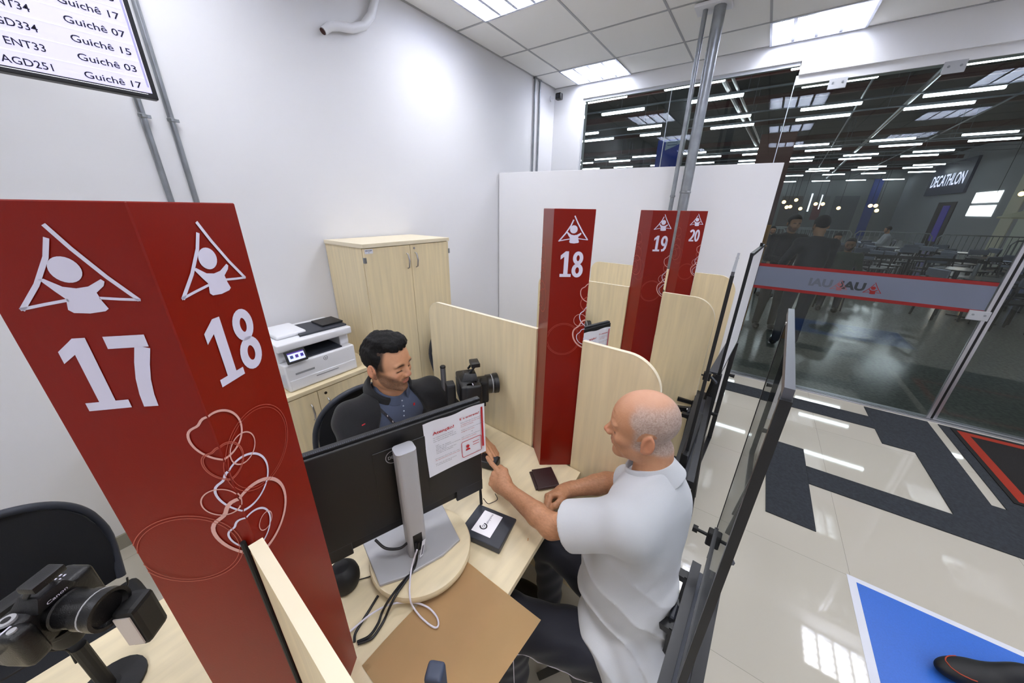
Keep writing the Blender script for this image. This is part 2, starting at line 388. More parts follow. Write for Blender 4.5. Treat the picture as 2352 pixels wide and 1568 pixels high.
def make_column(u, a, b_, c, nl, nr, label, pattern_back=True):
    """four-sided red totem: ridge to the public, two numbered faces, two staff faces"""
    t = thing('number_column', label, 'column', RM(u, 0, DESKZ), 'red number columns')
    pts = [(0, 0), (a, b_), (0, c), (-a, b_)]
    body = MB().prism(pts, DESKZ, COLH); body.bevel(.0012, 1, 20)
    bo = obj('column_body', body, RED, t, M=ROW @ T((u, 0, 0)))
    fl = math.hypot(a, b_)
    P = [Vector((x, y, 0)) for x, y in pts]
    def fm(p, q, e=.0009):    # face frame: x from p towards q (viewer's right), y up
        x = (q-p).normalized(); n = x.cross(Vector((0, 0, 1))); o_ = p+n*e
        return ROW @ T((u, 0, 0)) @ Matrix(((x.x, 0, n.x, o_.x), (x.y, 0, n.y, o_.y), (0, 1, 0, 0), (0, 0, 0, 1)))
    # left public face: viewed from outside, +x runs from staff corner to ridge; w = -s
    FA = fm(P[3], P[0]) @ T((fl, 0, 0)); FB = fm(P[0], P[1])
    for side, Mf, num in ((-1, FA, nl), (1, FB, nr)):
        if num is None: continue
        cx = side*.0685; g = MB()
        digit(g, num[0], cx-.0375, cx+.0015, 1.574, 1.6605, Mf); digit(g, num[1], cx+.0045, cx+.0405, 1.573, 1.6605, Mf)
        obj('booth_number', g, DECAL, t, fix=False)
        g = MB(); logo(g, Mf, 1, cx, 1.731); obj('pictogram', g, DECAL, t, fix=False)
    for lv, m in ((1, DECAL), (2, DECAL2), (3, DECAL3)):
        g = MB()
        for (cx, cz, r, kk, wd, l_) in RINGS:
            if l_ != lv: continue
            pts_ = blob(cx, cz, r, kk)
            for a0, a1, Mf in ((-.134, 0.0, FA), (0.0, .134, FB)): clip_ribbon(g, pts_, wd, a0, a1, Mf @ T((0, 0, .0001*(lv+1))))
        obj('ring_pattern', g, m, t, fix=False)
    if pattern_back:
        FC = fm(P[2], P[3]); fl2 = (P[3]-P[2]).length
        g = MB()
        for (cx, cz, r, kk, wd, l_) in RINGS:
            cz += .12 if l_ < 3 else .0
            clip_ribbon(g, blob(cx+.02, cz, r, kk), wd*.8, .001, fl2-.002, FC)
            clip_ribbon(g, blob(cx+.02-fl2, cz, r, kk), wd*.8, -fl2+.001, -.001, FC @ T((fl2, 0, 0)))
        obj('ring_pattern', g, DECAL3, t, fix=False)
    return t
make_column(US[0], .1067, .0841, .185, '17', '18', 'large red number column in front, marked 17 and 18', False)
make_column(US[1], .0875, .105, .2027, '18', '19', 'red number column showing 18 behind the wallet, second from the camera')
make_column(US[2], .0875, .105, .2027, '19', '20', 'red number column showing 19, third from the camera')
make_column(US[3], .0800, .105, .195, '20', None, 'red number column showing 20, farthest of the four')
def rpanel(v0, v1, z0, z1, r, outer):  # panel outline in (v,z), rounded at the outer top corner
    if outer == 0: return [(v0, z0), (v1, z0), (v1, z1)]+[(v0+r+r*math.cos(math.radians(90+90*i/12)), z1-r+r*math.sin(math.radians(90+90*i/12))) for i in range(13)]
    return [(v0, z0), (v1, z0)]+[(v1-r+r*math.cos(math.radians(90*i/12)), z1-r+r*math.sin(math.radians(90*i/12))) for i in range(13)]+[(v0, z1)]
def make_panel(name, u, v0, v1, z0, z1, r, outer, label, group):
    t = thing(name, label, 'divider', RM(u, (v0+v1)/2, z0), group)
    PM = ROW @ Matrix(((0, 0, 1, u-.009), (1, 0, 0, 0), (0, 1, 0, 0), (0, 0, 0, 1)))
    pl = rpanel(v0, v1, z0, z1, r, outer)
    obj('panel_board', MB().prism(pl, .0006, .0174), WOODP, t, M=PM)
    g = MB(); pp = pl[1:] if outer == 1 else pl[2:]+[pl[0]]
    n = len(pp)
    for i in range(n-1):
        p, q = Vector((*pp[i], 0)), Vector((*pp[i+1], 0)); d = (q-p).normalized(); nn = Vector((d.y, -d.x, 0))*.0016
        c8 = [p, q, q+nn, p+nn]; g.quadbox([v_ for v_ in c8]+[v_+Vector((0, 0, .018)) for v_ in c8])
    obj('edge_band', g, EDGE, t, M=PM)
    return t
PH = 1.336
pub = ['maple divider running toward the viewer at the bottom, from the big column marked 17', 'maple divider with a rounded corner behind the bald man', 'middle maple divider, just right of the column marked 19', 'farthest maple divider, between column 20 and the second clear screen']
for k, u in enumerate(US):
    make_panel('divider_panel', u, -.30 if k else -.46, -.002 if k else -.004, 0, PH, .125, 0, pub[k], 'rounded dividers on the customer side')
stf = [None, 'maple divider on the clerk side behind the photo camera, left of column 18', 'maple divider on the staff side, seen between columns 18 and 19', 'maple divider with a rounded corner behind booth 19, topmost of the staff side']
for k in (1, 2, 3):
    make_panel('divider_panel', US[k], (.2027 if k < 3 else .195)+.002, .89, 0, PH, .075, 1, stf[k], 'rounded dividers on the staff side')
obj_g = obj('edge_gasket', MB().tube([L(-.012, .004, DESKZ+.002), L(-.012, .004, PH+.006)], .0035, 8), BLK2, None)
tag(obj_g, 'thin black rubber strip down the joint of the big column and its divider', 'gasket')
# white free-standing partition and mid-room conduits
A_, B_ = Vector((3.30, 2.50)), Vector((3.62, -.02)); d_ = (B_-A_).normalized(); n_ = Vector((-d_.y, d_.x))*.045
g = MB().prism([tuple(A_), tuple(B_), tuple(B_-n_*1), tuple(A_-n_*1)], 0, 2.15)
WPART = mat('white_partition_paint', (242, 242, 244), .5)
g.bevel(.004, 2); pt = obj('partition', g, WPART); tag(pt, 'tall white partition board closing the counter row, behind column 20', 'partition')
def pipe(name, x, y, z0, z1, r, label, clamps=(), cat='conduit', group=None, wall=None):
    t = thing(name, label, cat, (x, y, z0), group)
    obj('pipe', MB().tube([(x, y, z0), (x, y, z1)], r, 14), GALV, t, smooth=True)
    for cz in clamps:
        g = MB().lathe([(r+.001, 0), (r+.004, .003), (r+.004, .014), (r+.001, .017)], (x, y, cz), 14)
        g.box(x+r*.6, x+r+.016, y-.004, y+.010, cz+.002, cz+.015)
        obj('clamp', g, GALV, t)
    return t
pipe('conduit', 3.372, .60, .0, CEIL-.03, .040, 'thick galvanised ceiling pipe between columns 19 and 20', (1.93,), group='ceiling conduits')
pipe('conduit', 3.372, .695, .0, CEIL-.03, .017, 'thin galvanised ceiling pipe left of the thick one by column 19', (1.9,), group='ceiling conduits')
g = MB().box(3.30, 3.46, .53, .76, CEIL-.03, CEIL-.008); g.bevel(.004); tag(obj('junction_plate', g, WPL), 'white square box on the ceiling where the two pipes enter', 'junction box')
for x, lb in ((.500, 'left galvanised conduit on the wall beneath the screen'), (.600, 'right galvanised conduit on the wall beneath the screen')):
    pipe('conduit', x, WALL_Y-.022, .9, CEIL-.005, .0125, lb, (1.18, 1.67, 2.16, 2.7), group='wall conduits below the screen')
for x, lb in ((3.925, 'left thin conduit on the wall by the security camera'), (4.035, 'right thin conduit on the wall by the security camera')):
    t = pipe('conduit', x, WALL_Y-.018, .3, CEIL-.005, .011, lb, (), group='wall conduits near the corner')
    obj('end_fitting', MB().lathe([(.020, 0), (.022, .008), (.012, .014)], (x, WALL_Y-.018, CEIL-.018), 12), GALV, t)
# air-conditioner drain hose and security camera
g = MB().tube([(1.455, 2.478, 2.787), (1.50, 2.475, 2.823), (1.56, 2.474, 2.845), (1.65, 2.472, 2.862), (1.74, 2.470, 2.905), (1.81, 2.469, 2.985), (1.85, 2.468, 3.08), (1.868, 2.467, CEIL)], [.021, .024, .026, .026, .026, .026, .026, .026], 16)
t = thing('drain_hose', 'white drain hose curving from the ceiling down the wall, dark open end', 'hose', (1.455, 2.478, 2.787))
obj('hose', g, WPL, t, smooth=True)
obj('hose_end', MB().tube([(1.450, 2.478, 2.783), (1.4515, 2.478, 2.7845)], .0185, 16), mat('dark_opening', (70, 40, 35), .8), t)
t = thing('security_camera', 'small black security camera in the ceiling corner', 'camera', (4.28, 2.45, 3.05))
g = MB().box(4.235, 4.30, 2.32, 2.395, 3.015, 3.085); g.bevel(.014, 3); obj('camera_body', g, BLK, t, smooth=True)
obj('lens', MB().tube([(4.236, 2.357, 3.05), (4.229, 2.357, 3.05)], .018, 14), DGR, t)
obj('bracket', MB().tube([(4.29, 2.39, 3.05), (4.33, 2.45, 3.06), (4.33, WALL_Y-.002, 3.06)], .012, 10), WPL, t)
obj('wall_plate', MB().lathe([(.03, 0), (.03, .008), (.01, .010)], M=T((4.33, WALL_Y-.001, 3.06)) @ Matrix.Rotation(PI/2, 4, 'X')), WPL, t)
# ------------------------------------------------------------------ call screen
TY = 1.90; TX1 = .4415; TZ0 = 2.139; TVW, TVH = .965, .565
t = thing('call_screen', 'wall television listing ticket codes and booth numbers in dark blue', 'television', (TX1-TVW/2, TY, TZ0))
g = MB().box(TX1-TVW, TX1, TY, TY+.035, TZ0, TZ0+TVH); g.bevel(.003); obj('housing', g, BLK, t)
SC = mat('lit_screen', (228, 226, 250), .4, emit=(212, 208, 255), es=.60)
bz = .0135
obj('display', MB().box(TX1-TVW+bz, TX1-bz, TY-.0012, TY-.0002, TZ0+.017, TZ0+TVH-bz), SC, t)
FR = Matrix(((1, 0, 0, 0), (0, 0, -1, TY-.0016), (0, 1, 0, 0), (0, 0, 0, 1)))
xr = TX1-bz-.022
rows = [('AGD251', 'Guichê 17'), ('ENT33', 'Guichê 03'), ('AGD334', 'Guichê 15'), ('ENT34', 'Guichê 07'), ('AGD250', 'Guichê 17'), ('ENT32', 'Guichê 15')]
g = MB()
for k, (a, c) in enumerate(rows):
    z = TZ0+.0262+.0470*k
    obj('lettering', text_mesh(c, .0190, NAVY, .012, .131, 'RIGHT'), None, t, M=FR @ T((xr, z, 0)))
    obj('lettering', text_mesh(a, .0190, NAVY, .012, .094 if len(a) > 5 else .073, 'RIGHT'), None, t, M=FR @ T((xr-.193, z, 0)))
    g.box(TX1-TVW+bz, TX1-bz-.012, TY-.0017, TY-.0014, z-.0145, z-.0130)
obj('row_lines', g, mat('screen_line', (250, 250, 255), .4, emit=(240, 240, 255), es=.9), t)
g = MB().box(TX1-bz-.0085, TX1-bz-.0030, TY-.0017, TY-.0014, TZ0+.034, TZ0+.40); obj('scroll_bar', g, mat('screen_bar', (180, 178, 214), .5, emit=(160, 158, 210), es=.6), t)
obj('wall_arm', MB().box(-.14, .04, TY+.035, WALL_Y-.004, 2.36, 2.50), BLK, t)
# ------------------------------------------------------------------ cupboards and printer
CF = 2.03
def handle(x, z0, z1, parent, y=CF):
    obj('handle', MB().tube([(x, y-.002, z1), (x, y-.018, z1-.008), (x, y-.028, (z0+z1)/2), (x, y-.018, z0+.008), (x, y-.002, z0)], [.0045, .005, .0062, .005, .0045], 10), CHROME, parent, smooth=True)
t = thing('tall_cupboard', 'tall two-door maple cupboard standing against the wall behind the clerk', 'cupboard', (1.607, 2.27, 0))
cx0, cx1, cz = 1.229, 1.984, 1.567
obj('carcass', MB().box(cx0+.006, cx1-.006, CF+.02, WALL_Y-.014, 0, cz-.027), WOOD, t)
obj('top_board', MB().box(cx0, cx1, CF-.006, WALL_Y-.014, cz-.026, cz).bevel(.002), EDGE, t)
xm = 1.600
for x0, x1 in ((cx0+.008, xm-.0015), (xm+.0015, cx1-.008)):
    d = obj('door', MB().box(x0, x1, CF, CF+.018, .06, cz-.030).bevel(.0012, 1), WOOD, t)
    handle(xm-.035 if x1 < 1.7 else xm+.040, cz-.19, cz-.085, d)
    if x1 > 1.7: obj('lock', MB().tube([(xm+.035, CF-.003, cz-.055), (xm+.035, CF, cz-.055)], .008, 12), CHROME, d)
    for hz in (cz-.10, .3):
        obj('hinge', MB().box(*( (x0-.006, x0+.010) if x1 < 1.7 else (x1-.004, x1+.012)), CF-.004, CF+.012, hz-.02, hz+.015), GALV, d)
obj('label_sticker', MB().box(cx0+.014, cx0+.072, CF-.0012, CF-.0002, cz-.062, cz-.034), PAPER, t)
FM = lambda y: Matrix(((1, 0, 0, 0), (0, 0, -1, y), (0, 1, 0, 0), (0, 0, 0, 1)))
obj('lettering', text_mesh('SPEVGASP', .008, INKB, .03, .048), None, t, M=FM(CF-.0016) @ T((cx0+.018, cz-.047, 0)))
obj('lettering', text_mesh('2', .007, INKB, .02), None, t, M=FM(CF-.0016) @ T((cx0+.04, cz-.058, 0)))
t = thing('low_cupboard', 'low maple cupboard under the printer with thick top and arched handles', 'cupboard', (.7, 2.27, 0))
lx0, lx1 = -.02, 1.226
obj('carcass', MB().box(lx0+.006, lx1-.004, CF+.02, WALL_Y-.014, 0, .724), WOOD, t)
obj('top_board', MB().box(lx0, lx1, CF-.008, WALL_Y-.013, .724, .75).bevel(.002), WOODH, t)
for i, (x0, x1) in enumerate(((lx0+.01, .382), (.385, .790), (.793, lx1-.008))):
    pass
seams = [.0, .365, .790, 1.218]
for i in range(3):
    x0, x1 = seams[i]+.0015, seams[i+1]-.0015
    d = obj('door', MB().box(x0, x1, CF, CF+.018, .06, .716).bevel(.0012, 1), WOOD, t)
    handle(x0+.05 if i == 2 else x1-.05, .535, .645, d)
    if i == 2: obj('lock', MB().tube([(x0+.045, CF-.003, .683), (x0+.045, CF, .683)], .009, 12), mat('dark_lock', (60, 50, 45), .4, .8), d)
# printer
PX, PY = .660, 2.065
t = thing('printer', 'white multifunction printer with touch screen on the low cupboard', 'printer', (PX+.21, PY+.2, .75))
w_, dp = .43, .36
g = MB().box(PX, PX+w_, PY, PY+dp, .752, .925); g.bevel(.010, 3); obj('body', g, WPL, t, smooth=True)
obj('paper_drawer', MB().box(PX+.012, PX+w_-.012, PY-.004, PY+.02, .760, .822).bevel(.004), WPL, t)
obj('drawer_grip', MB().box(PX+.16, PX+.30, PY-.0055, PY-.0035, .800, .806), mat('grey_slot', (150, 152, 158), .5), t)
obj('drawer_grip', MB().box(PX+.05, PX+.16, PY-.0015, PY-.0002, .850, .862), mat('grey_slot', (150, 152, 158), .5), t)
obj('output_tray', MB().box(PX+.085, PX+w_-.07, PY+.02, PY+.30, .9255, .934), DGR, t)
for x0, x1 in ((PX+.0, PX+.07), (PX+w_-.06, PX+w_-.0)):
    obj('scanner_support', MB().box(x0, x1, PY+.06, PY+dp-.01, .9255, 1.002).bevel(.006, 2), WPL, t)
obj('rear_body', MB().box(PX+.0701, PX+w_-.0601, PY+.30, PY+dp-.01, .9255, 1.0), WPL, t)
g = MB().box(PX-.008, PX+w_+.008, PY+.012, PY+dp, 1.0025, 1.05); g.bevel(.010, 3); obj('scanner_lid', g, WPL, t, smooth=True)
obj('feeder_tray', MB().prism([(PX+.14, PY+.06), (PX+w_-.0, PY+.05), (PX+w_+.004, PY+.26), (PX+.20, PY+.29)], 1.0505, 1.062).bevel(.003), DGR, t)
obj('feeder_cover', MB().box(PX+.03, PX+.20, PY+.10, PY+.33, 1.0506, 1.075).bevel(.012, 3), WPL, t, smooth=True)
obj('feeder_guide', MB().box(PX+.30, PX+w_+.006, PY+.10, PY+.25, 1.0625, 1.074).bevel(.003), BLK, t)
TM = T((PX+.065, PY+.012, .962)) @ Matrix.Rotation(math.radians(-22), 4, 'X')
tp = obj('touch_screen', MB().box(-.05, .062, -.03, -.018, -.038, .038, TM).bevel(.004), BLK, t)
obj('display', MB().box(-.038, .050, -.0312, -.0302, -.024, .026, TM), mat('printer_display', (200, 205, 250), .3, emit=(190, 196, 250), es=.8), tp)
for k in range(3): obj('icon', MB().box(-.028+.028*k, -.012+.028*k, -.0318, -.0313, -.010, .008, TM), mat('icon_%d' % k, [(60, 80, 150), (90, 60, 160), (70, 60, 170)][k], .5), tp)
obj('icon_bar', MB().box(-.038, .050, -.0318, -.0313, .018, .026, TM), mat('icon_1', (90, 60, 160), .5), tp)
g = MB().ribbon(arc(0, 0, .0125, 0, 360, 24)[:-1], .0022, FM(PY-.0008) @ T((PX+.235, .897, 0)), True); obj('logo_ring', g, INKB, t, fix=False)
obj('lettering', text_mesh('hp', .0105, INKB, .02, .013, 'CENTER', shear=.3), None, t, M=FM(PY-.001) @ T((PX+.235, .8925, 0)))
obj('power_button', MB().tube([(PX+.385, PY-.002, .905), (PX+.385, PY, .905)], .004, 10), WPL, t)
# magazines beside it
for k in range(4):
    g = MB().box(.40, .615, 2.075, 2.30, .7505+.005*k, .7550+.005*k, T((.02*k*.3, .0, 0)))
    m_ = mat('leaflet_%d' % k, [(225, 225, 228), (200, 205, 212), (230, 230, 232), (24, 62, 110)][k], .45)
    o = obj('leaflet', g, m_); tag(o, ['white leaflet at the bottom of the stack beside the printer', 'grey leaflet second from the bottom of the stack beside the printer', 'white leaflet just under the blue one beside the printer', 'dark blue leaflet on top of the stack beside the printer'][k], 'leaflet', 'leaflets beside the printer')
    if k == 3: obj('cover_print', MB().ribbon(arc(.54, 2.14, .03, 20, 200, 14), .012, T((0, 0, .7705))), PAPER, o, fix=False)
# ------------------------------------------------------------------ monitor on its turntable
def hull_obj(name, poly, z0, z1, bev, m, parent=None, seg=2, M=None, local=False):
    return obj(name, MB().prism(poly, z0, z1).bevel(bev, seg), m, parent, M=M, local=local)
def notice(parent_matrix, w, h, label, k=1.0):
    """printed A4 notice, slightly curled, with its red and grey print; matrix: x right, y up, z out of the sheet"""
    t = thing('notice_sheet', label, 'notice', parent_matrix)
    n = 16; bm = bmesh.new(); vs = []
    for j in range(n+1):
        for i in range(n+1):
            x, y = i/n, j/n
            z = .0012+.0010*(1-y)**2*(1-x)**3*4+.0010*math.sin(x*9+1)*(1 if y > .5 else .4)*(1-y*.6)+.003*(y**6)*abs(math.sin(x*5))
            yy = y*h+.0028*math.sin(x*10)*(1 if j == n else 0); vs.append(bm.verts.new((x*w, yy, z)))
    for j in range(n):
        for i in range(n): a = j*(n+1)+i; bm.faces.new((vs[a], vs[a+1], vs[a+n+2], vs[a+n+1]))
    me = bpy.data.meshes.new('sheet'); bm.to_mesh(me); bm.free(); me.materials.append(PAPER); me.shade_smooth(); sh = obj('sheet', me, PAPER, t, local=True)
    E = T((0, 0, .0062))
    def tx(s_, x, y, hh, m, b_=.02, width=None, sh=0): obj('lettering', text_mesh(s_, hh*h, m, b_, width and width*w, shear=sh), None, t, M=E @ T((x*w, y*h, 0)), local=True)
    tx('Atenção!', .12, .765, .052, INKR, .035, .34); tx('E a entrega?', .56, .845, .040, INKR, .028, .335)
    lines = [(.12, .70, 'Os requerimentos deverão', INKG), (.12, .665, 'ser feitos em formulário no', INKG), (.12, .63, 'site, apresentação original', INKG),
             (.15, .545, 'CPF;', INKG), (.15, .515, 'Título de eleitor;', INKG), (.15, .485, 'Certidão de nascimento ou casamento', INKG), (.15, .455, 'RG original;', INKG), (.15, .425, 'Comprovante de endereço;', INKG),
             (.15, .395, 'Carteira de trabalho', INKG), (.12, .30, 'Documentos de acordo com a lista', INKG), (.12, .27, 'do agendamento feito pelo site', INKR), (.12, .20, 'Em caso de dúvida procure', INKG), (.12, .17, 'o atendimento local', INKG),
             (.57, .78, 'Para a entrega do documento', INKG), (.57, .745, 'o requerente deverá voltar', INKR), (.57, .71, 'na mesma unidade', INKR), (.57, .64, 'Trazer o protocolo e documento', INKG), (.57, .605, 'original com foto', INKR), (.74, .555, 'ou', INKB), (.57, .50, 'pelo correio no endereço', INKG), (.57, .465, 'informado no pedido', INKR)]
    for x, y, s_, m in lines: tx(s_, x, y, .0155, m, .01, min(.40, .0135*len(s_)))
    g = MB(); Eb = E @ T((0, 0, .0))
    g.poly([(.925*w, .16*h), (.958*w, .16*h), (.958*w, .95*h), (.925*w, .95*h)], Eb); obj('red_strip', g, INKR, t, local=True, fix=False)
    g = MB(); bx, by, bw, bh, r = .56*w, .10*h, .35*w, .31*h, .03*w
    pl = [(bx+bw-r+r*math.cos(a), by+bh-r+r*math.sin(a)) for a in [PI/2*i/5 for i in range(6)]]+[(bx+r+r*math.cos(a), by+bh-r+r*math.sin(a)) for a in [PI/2+PI/2*i/5 for i in range(6)]]+[(bx+r+r*math.cos(a), by+r+r*math.sin(a)) for a in [PI+PI/2*i/5 for i in range(6)]]+[(bx+bw-r+r*math.cos(a), by+r+r*math.sin(a)) for a in [1.5*PI+PI/2*i/5 for i in range(6)]]
    g.ribbon(pl, .0022, Eb, True); g.poly(arc(bx+.30*bw, by+.62*bh, .085*bw, 0, 360, 16)[:-1], Eb); g.poly(arc(bx+.30*bw, by+.36*bh, .12*bw, 0, 180, 10), Eb)
    for q in (.72, .56): g.poly([(bx+.56*bw, by+q*bh), (bx+.88*bw, by+q*bh), (bx+.88*bw, by+(q+.035)*bh), (bx+.56*bw, by+(q+.035)*bh)], Eb)
    obj('card_drawing', g, INKR, t, local=True, fix=False)
    return t
MA = math.radians(-17)
def make_monitor(u, v, rz, label, z0=.794, full_=True):
    """origin under the stem; +x along the screen's width, +y towards the clerk"""
    Mw = RM(u, v, z0, rz); t = thing('computer_monitor', label, 'monitor', Mw, 'monitors on the service desks')
    zz = -z0
    # stand
    hull_obj('stand_base', [(-.135, .125), (-.125, -.045), (-.06, -.062), (.06, -.062), (.125, -.045), (.135, .125), (0, .130)], 0, .010, .003, SILV, t, local=True)
    st = [(-.024+.012*math.cos(a)-.0, .0) for a in (0,)]
    rp = []
    for cx, cy, a0 in ((.016, .013, 0), (-.016, .013, 90), (-.016, -.011, 180), (.016, -.011, 270)): rp += arc(cx, cy, .012, a0, a0+90, 5)
    so = obj('stand_stem', MB().prism(rp, .0105, .392), SILV, t, local=True)
    obj('stem_cap', MB().prism(rp, .3925, .3955), ALU, t, local=True)
    obj('cable_slot', MB().box(-.013, .013, -.0245, -.0232, .035, .095).bevel(.001, 1), mat('slot_shadow', (60, 60, 66), .6), so)  if False else None
    g = MB().box(-.0135, .0135, -.0240, -.0226, .030, .098); obj('cable_slot', g, BLK2, t, local=True)
    g = MB().box(-.022, .022, .026, .048, .17, .27); obj('mount', g, BLK2, t, local=True)
    # display housing, back face toward the camera
    W2, zb, zt, yb = .270, .066, .430, .050
    g = MB().box(-W2, W2, yb+.010, yb+.030, zb, zt); g.bevel(.003, 2); ho = obj('housing', g, BLK, t, local=True)
    g = MB(); prof = [(-W2+.004, zb+.035), (W2-.004, zb+.035), (W2-.004, zt-.006), (-W2+.004, zt-.006)]
    g.prism(prof, 0, .012, Matrix(((1, 0, 0, 0), (0, 0, 1, yb), (0, 1, 0, 0), (0, 0, 0, 1)))); g.bevel(.005, 3); obj('rear_cover', g, BLK, t, local=True)
    for x0, x1 in ((-W2+.004, -.165), (.165, W2-.004)):
        obj('lower_cover', MB().box(x0, x1, yb-.0005, yb+.011, zb-.006, zb+.040).bevel(.002, 1), BLK, t, local=True)
    g = MB().box(-.075, .075, yb-.003, yb, .155, .375); g.bevel(.002, 1); obj('mount_cover', g, BLK, t, local=True)
    g = MB()
    for k in range(110): x = -W2+.012+k*(2*W2-.024)/109; g.box(x-.0012, x+.0012, yb+.0095, yb+.0165, zt-.0015, zt+.0012)
    vn = obj('vent', g, DGR, t, local=True); vn['kind'] = 'stuff'
    obj('vent_slot', MB().box(-W2+.008, W2-.008, yb+.009, yb+.017, zt-.0002, zt+.0003), BLK2, t, local=True)
    obj('screen', MB().box(-W2+.006, W2-.006, yb+.0301, yb+.0308, zb+.010, zt-.006), mat('monitor_picture', (190, 205, 225), .4, emit=(170, 190, 225), es=.7), t, local=True)
    if full_:
        FB = Matrix(((1, 0, 0, 0), (0, 0, -1, yb-.0036), (0, 1, 0, 0), (0, 0, 0, 1)))
        g = MB().ribbon(arc(-.021, .345, .0205, 0, 360, 36)[:-1], .0022, FB, True)
        bd = obj('brand_ring', g, mat('silver_print', (190, 190, 196), .35, .5), t, local=True, fix=False)
        obj('lettering', text_mesh('DELL', .0105, MATS['silver_print'], .03, .029, 'CENTER'), None, t, M=FB @ T((-.021, .3395, 0)), local=True)
    return t, Mw
mon, MW = make_monitor(.355, .166, MA, 'large black monitor seen from behind, silver stand, notice taped on it')
YB = .0495
# notice taped to the back: lower left corner in monitor frame; back face looks to -y
NX = MW @ Matrix(((1, 0, 0, .076), (0, 0, -1, YB), (0, 1, 0, .218), (0, 0, 0, 1)))
notice(NX @ Matrix.Rotation(math.radians(1.5), 4, 'Z'), .205, .196, 'white printed notice headed Atenção taped behind the large monitor, red strip at its right')
# turntable under the monitor
t = thing('turntable', 'round maple turntable disc under the large monitor', 'stand', RM(.375, .172, DESKZ))
g = MB().lathe([(.150, .012), (.155, .018), (.156, .030), (.153, .037), (.146, .0405), (.0, .0405)], (0, 0, .003), 64); 
obj('disc', g, WOODH, t, local=True, smooth=True)
obj('swivel_base', MB().lathe([(.10, 0), (.10, .0148)], (0, 0, .0005), 32), BLK2, t, local=True)
# ------------------------------------------------------------------ cables
def sub(pts, n=8):   # Catmull-Rom
    P = [Vector(p) for p in pts]; P = [P[0]*2-P[1]]+P+[P[-1]*2-P[-2]]; out = []
    for i in range(1, len(P)-2):
        for k in range(n):
            t_ = k/n; a, b_, c, d = P[i-1], P[i], P[i+1], P[i+2]
            out.append(.5*((2*b_)+(c-a)*t_+(2*a-5*b_+4*c-d)*t_*t_+(3*b_-a-3*c+d)*t_**3))
    out.append(P[-2]); return out
def cable(name, pts, r, m, label, cat='cable', group=None):
    return tag(obj(name, MB().tube(sub(pts), r, 8), m, smooth=True), label, cat, group)
CABW = mat('white_cable', (226, 222, 236), .45); CABB = mat('black_cable', (20, 20, 24), .45)
tip = MW @ Vector((.0, -.027, .085))
def RL(u, v, z): return tuple(L(u, v, z))
cable('power_cable', [(0.4157, 0.6297, 0.8650), (0.4027, 0.6171, 0.8150), (0.3678, 0.6096, 0.8005), (0.3265, 0.6051, 0.8005), (0.2911, 0.6000, 0.7970), (0.2719, 0.6085, 0.7650), (0.2503, 0.5982, 0.7570), (0.2208, 0.5923, 0.7570), (0.1949, 0.6057, 0.7570)], .0034, CABB, 'black cable leaving the silver stem, crossing the turntable edge, left one', 'cable', 'black monitor cables')
cable('video_cable', [(0.4210, 0.6224, 0.8650), (0.3895, 0.6100, 0.8080), (0.3478, 0.6018, 0.8005), (0.3143, 0.5946, 0.8005), (0.2899, 0.5902, 0.7900), (0.2698, 0.5929, 0.7600), (0.2489, 0.5865, 0.7570), (0.2207, 0.5827, 0.7570), (0.1941, 0.6005, 0.7570)], .0036, CABB, 'black cable leaving the silver stem, crossing the turntable edge, right one', 'cable', 'black monitor cables')
cable('usb_cable', [(0.2924, 0.6606, 0.7545), (0.2595, 0.6485, 0.7545), (0.2263, 0.6372, 0.7545), (0.2029, 0.6274, 0.7545), (0.1915, 0.6126, 0.7545)], .0036, CABB, 'black cable lying on the desk under the turntable rim', 'cable', 'black monitor cables')
cable('white_cable', [(0.4047, 0.6115, 0.8600), (0.3815, 0.6128, 0.8150), (0.3475, 0.5826, 0.8000), (0.3288, 0.5586, 0.7920), (0.3287, 0.5510, 0.7680), (0.3275, 0.5203, 0.7580), (0.3288, 0.4870, 0.7580), (0.3335, 0.4669, 0.7580), (0.3430, 0.4656, 0.7580), (0.3531, 0.4832, 0.7580), (0.3545, 0.5157, 0.7600), (0.3435, 0.5475, 0.7640), (0.3224, 0.5765, 0.7680), (0.2936, 0.6049, 0.7700), (0.2534, 0.6258, 0.7680), (0.2145, 0.6364, 0.7620), (0.1793, 0.6433, 0.7570)], .0024, CABW, 'thin white cable looping over the brown paper')
cable('short_cable', [tuple(MW @ Vector((-.105, .048, .075))), tuple(MW @ Vector((-.085, .02, .055))), tuple(MW @ Vector((-.050, .0, .050))), tuple(MW @ Vector((-.024, -.006, .064)))], .0040, CABB, 'short black cable curving between the monitor underside and the stem')
cable('data_cable', [tuple(MW @ Vector((.030, .047, .150))), tuple(MW @ Vector((.034, .030, .120))), tuple(MW @ Vector((.026, .016, .10)))], .0022, CABW, 'short white cable hanging behind the stem of the large monitor')
tg = MB(); TMx = MW @ T((.008, -.034, .045)) @ Matrix.Rotation(.5, 4, 'Z') @ Matrix.Rotation(.35, 4, 'Y'); tg.box(-.007, .007, -.0006, .0006, -.026, .026, TMx); o = obj('cable_tag', tg, PAPER); tag(o, 'small white paper tag hanging on the cables at the stem foot', 'tag')
obj('tag_print', MB().box(-.004, .004, -.0011, -.0007, -.02, .01, TMx), INKG, o)
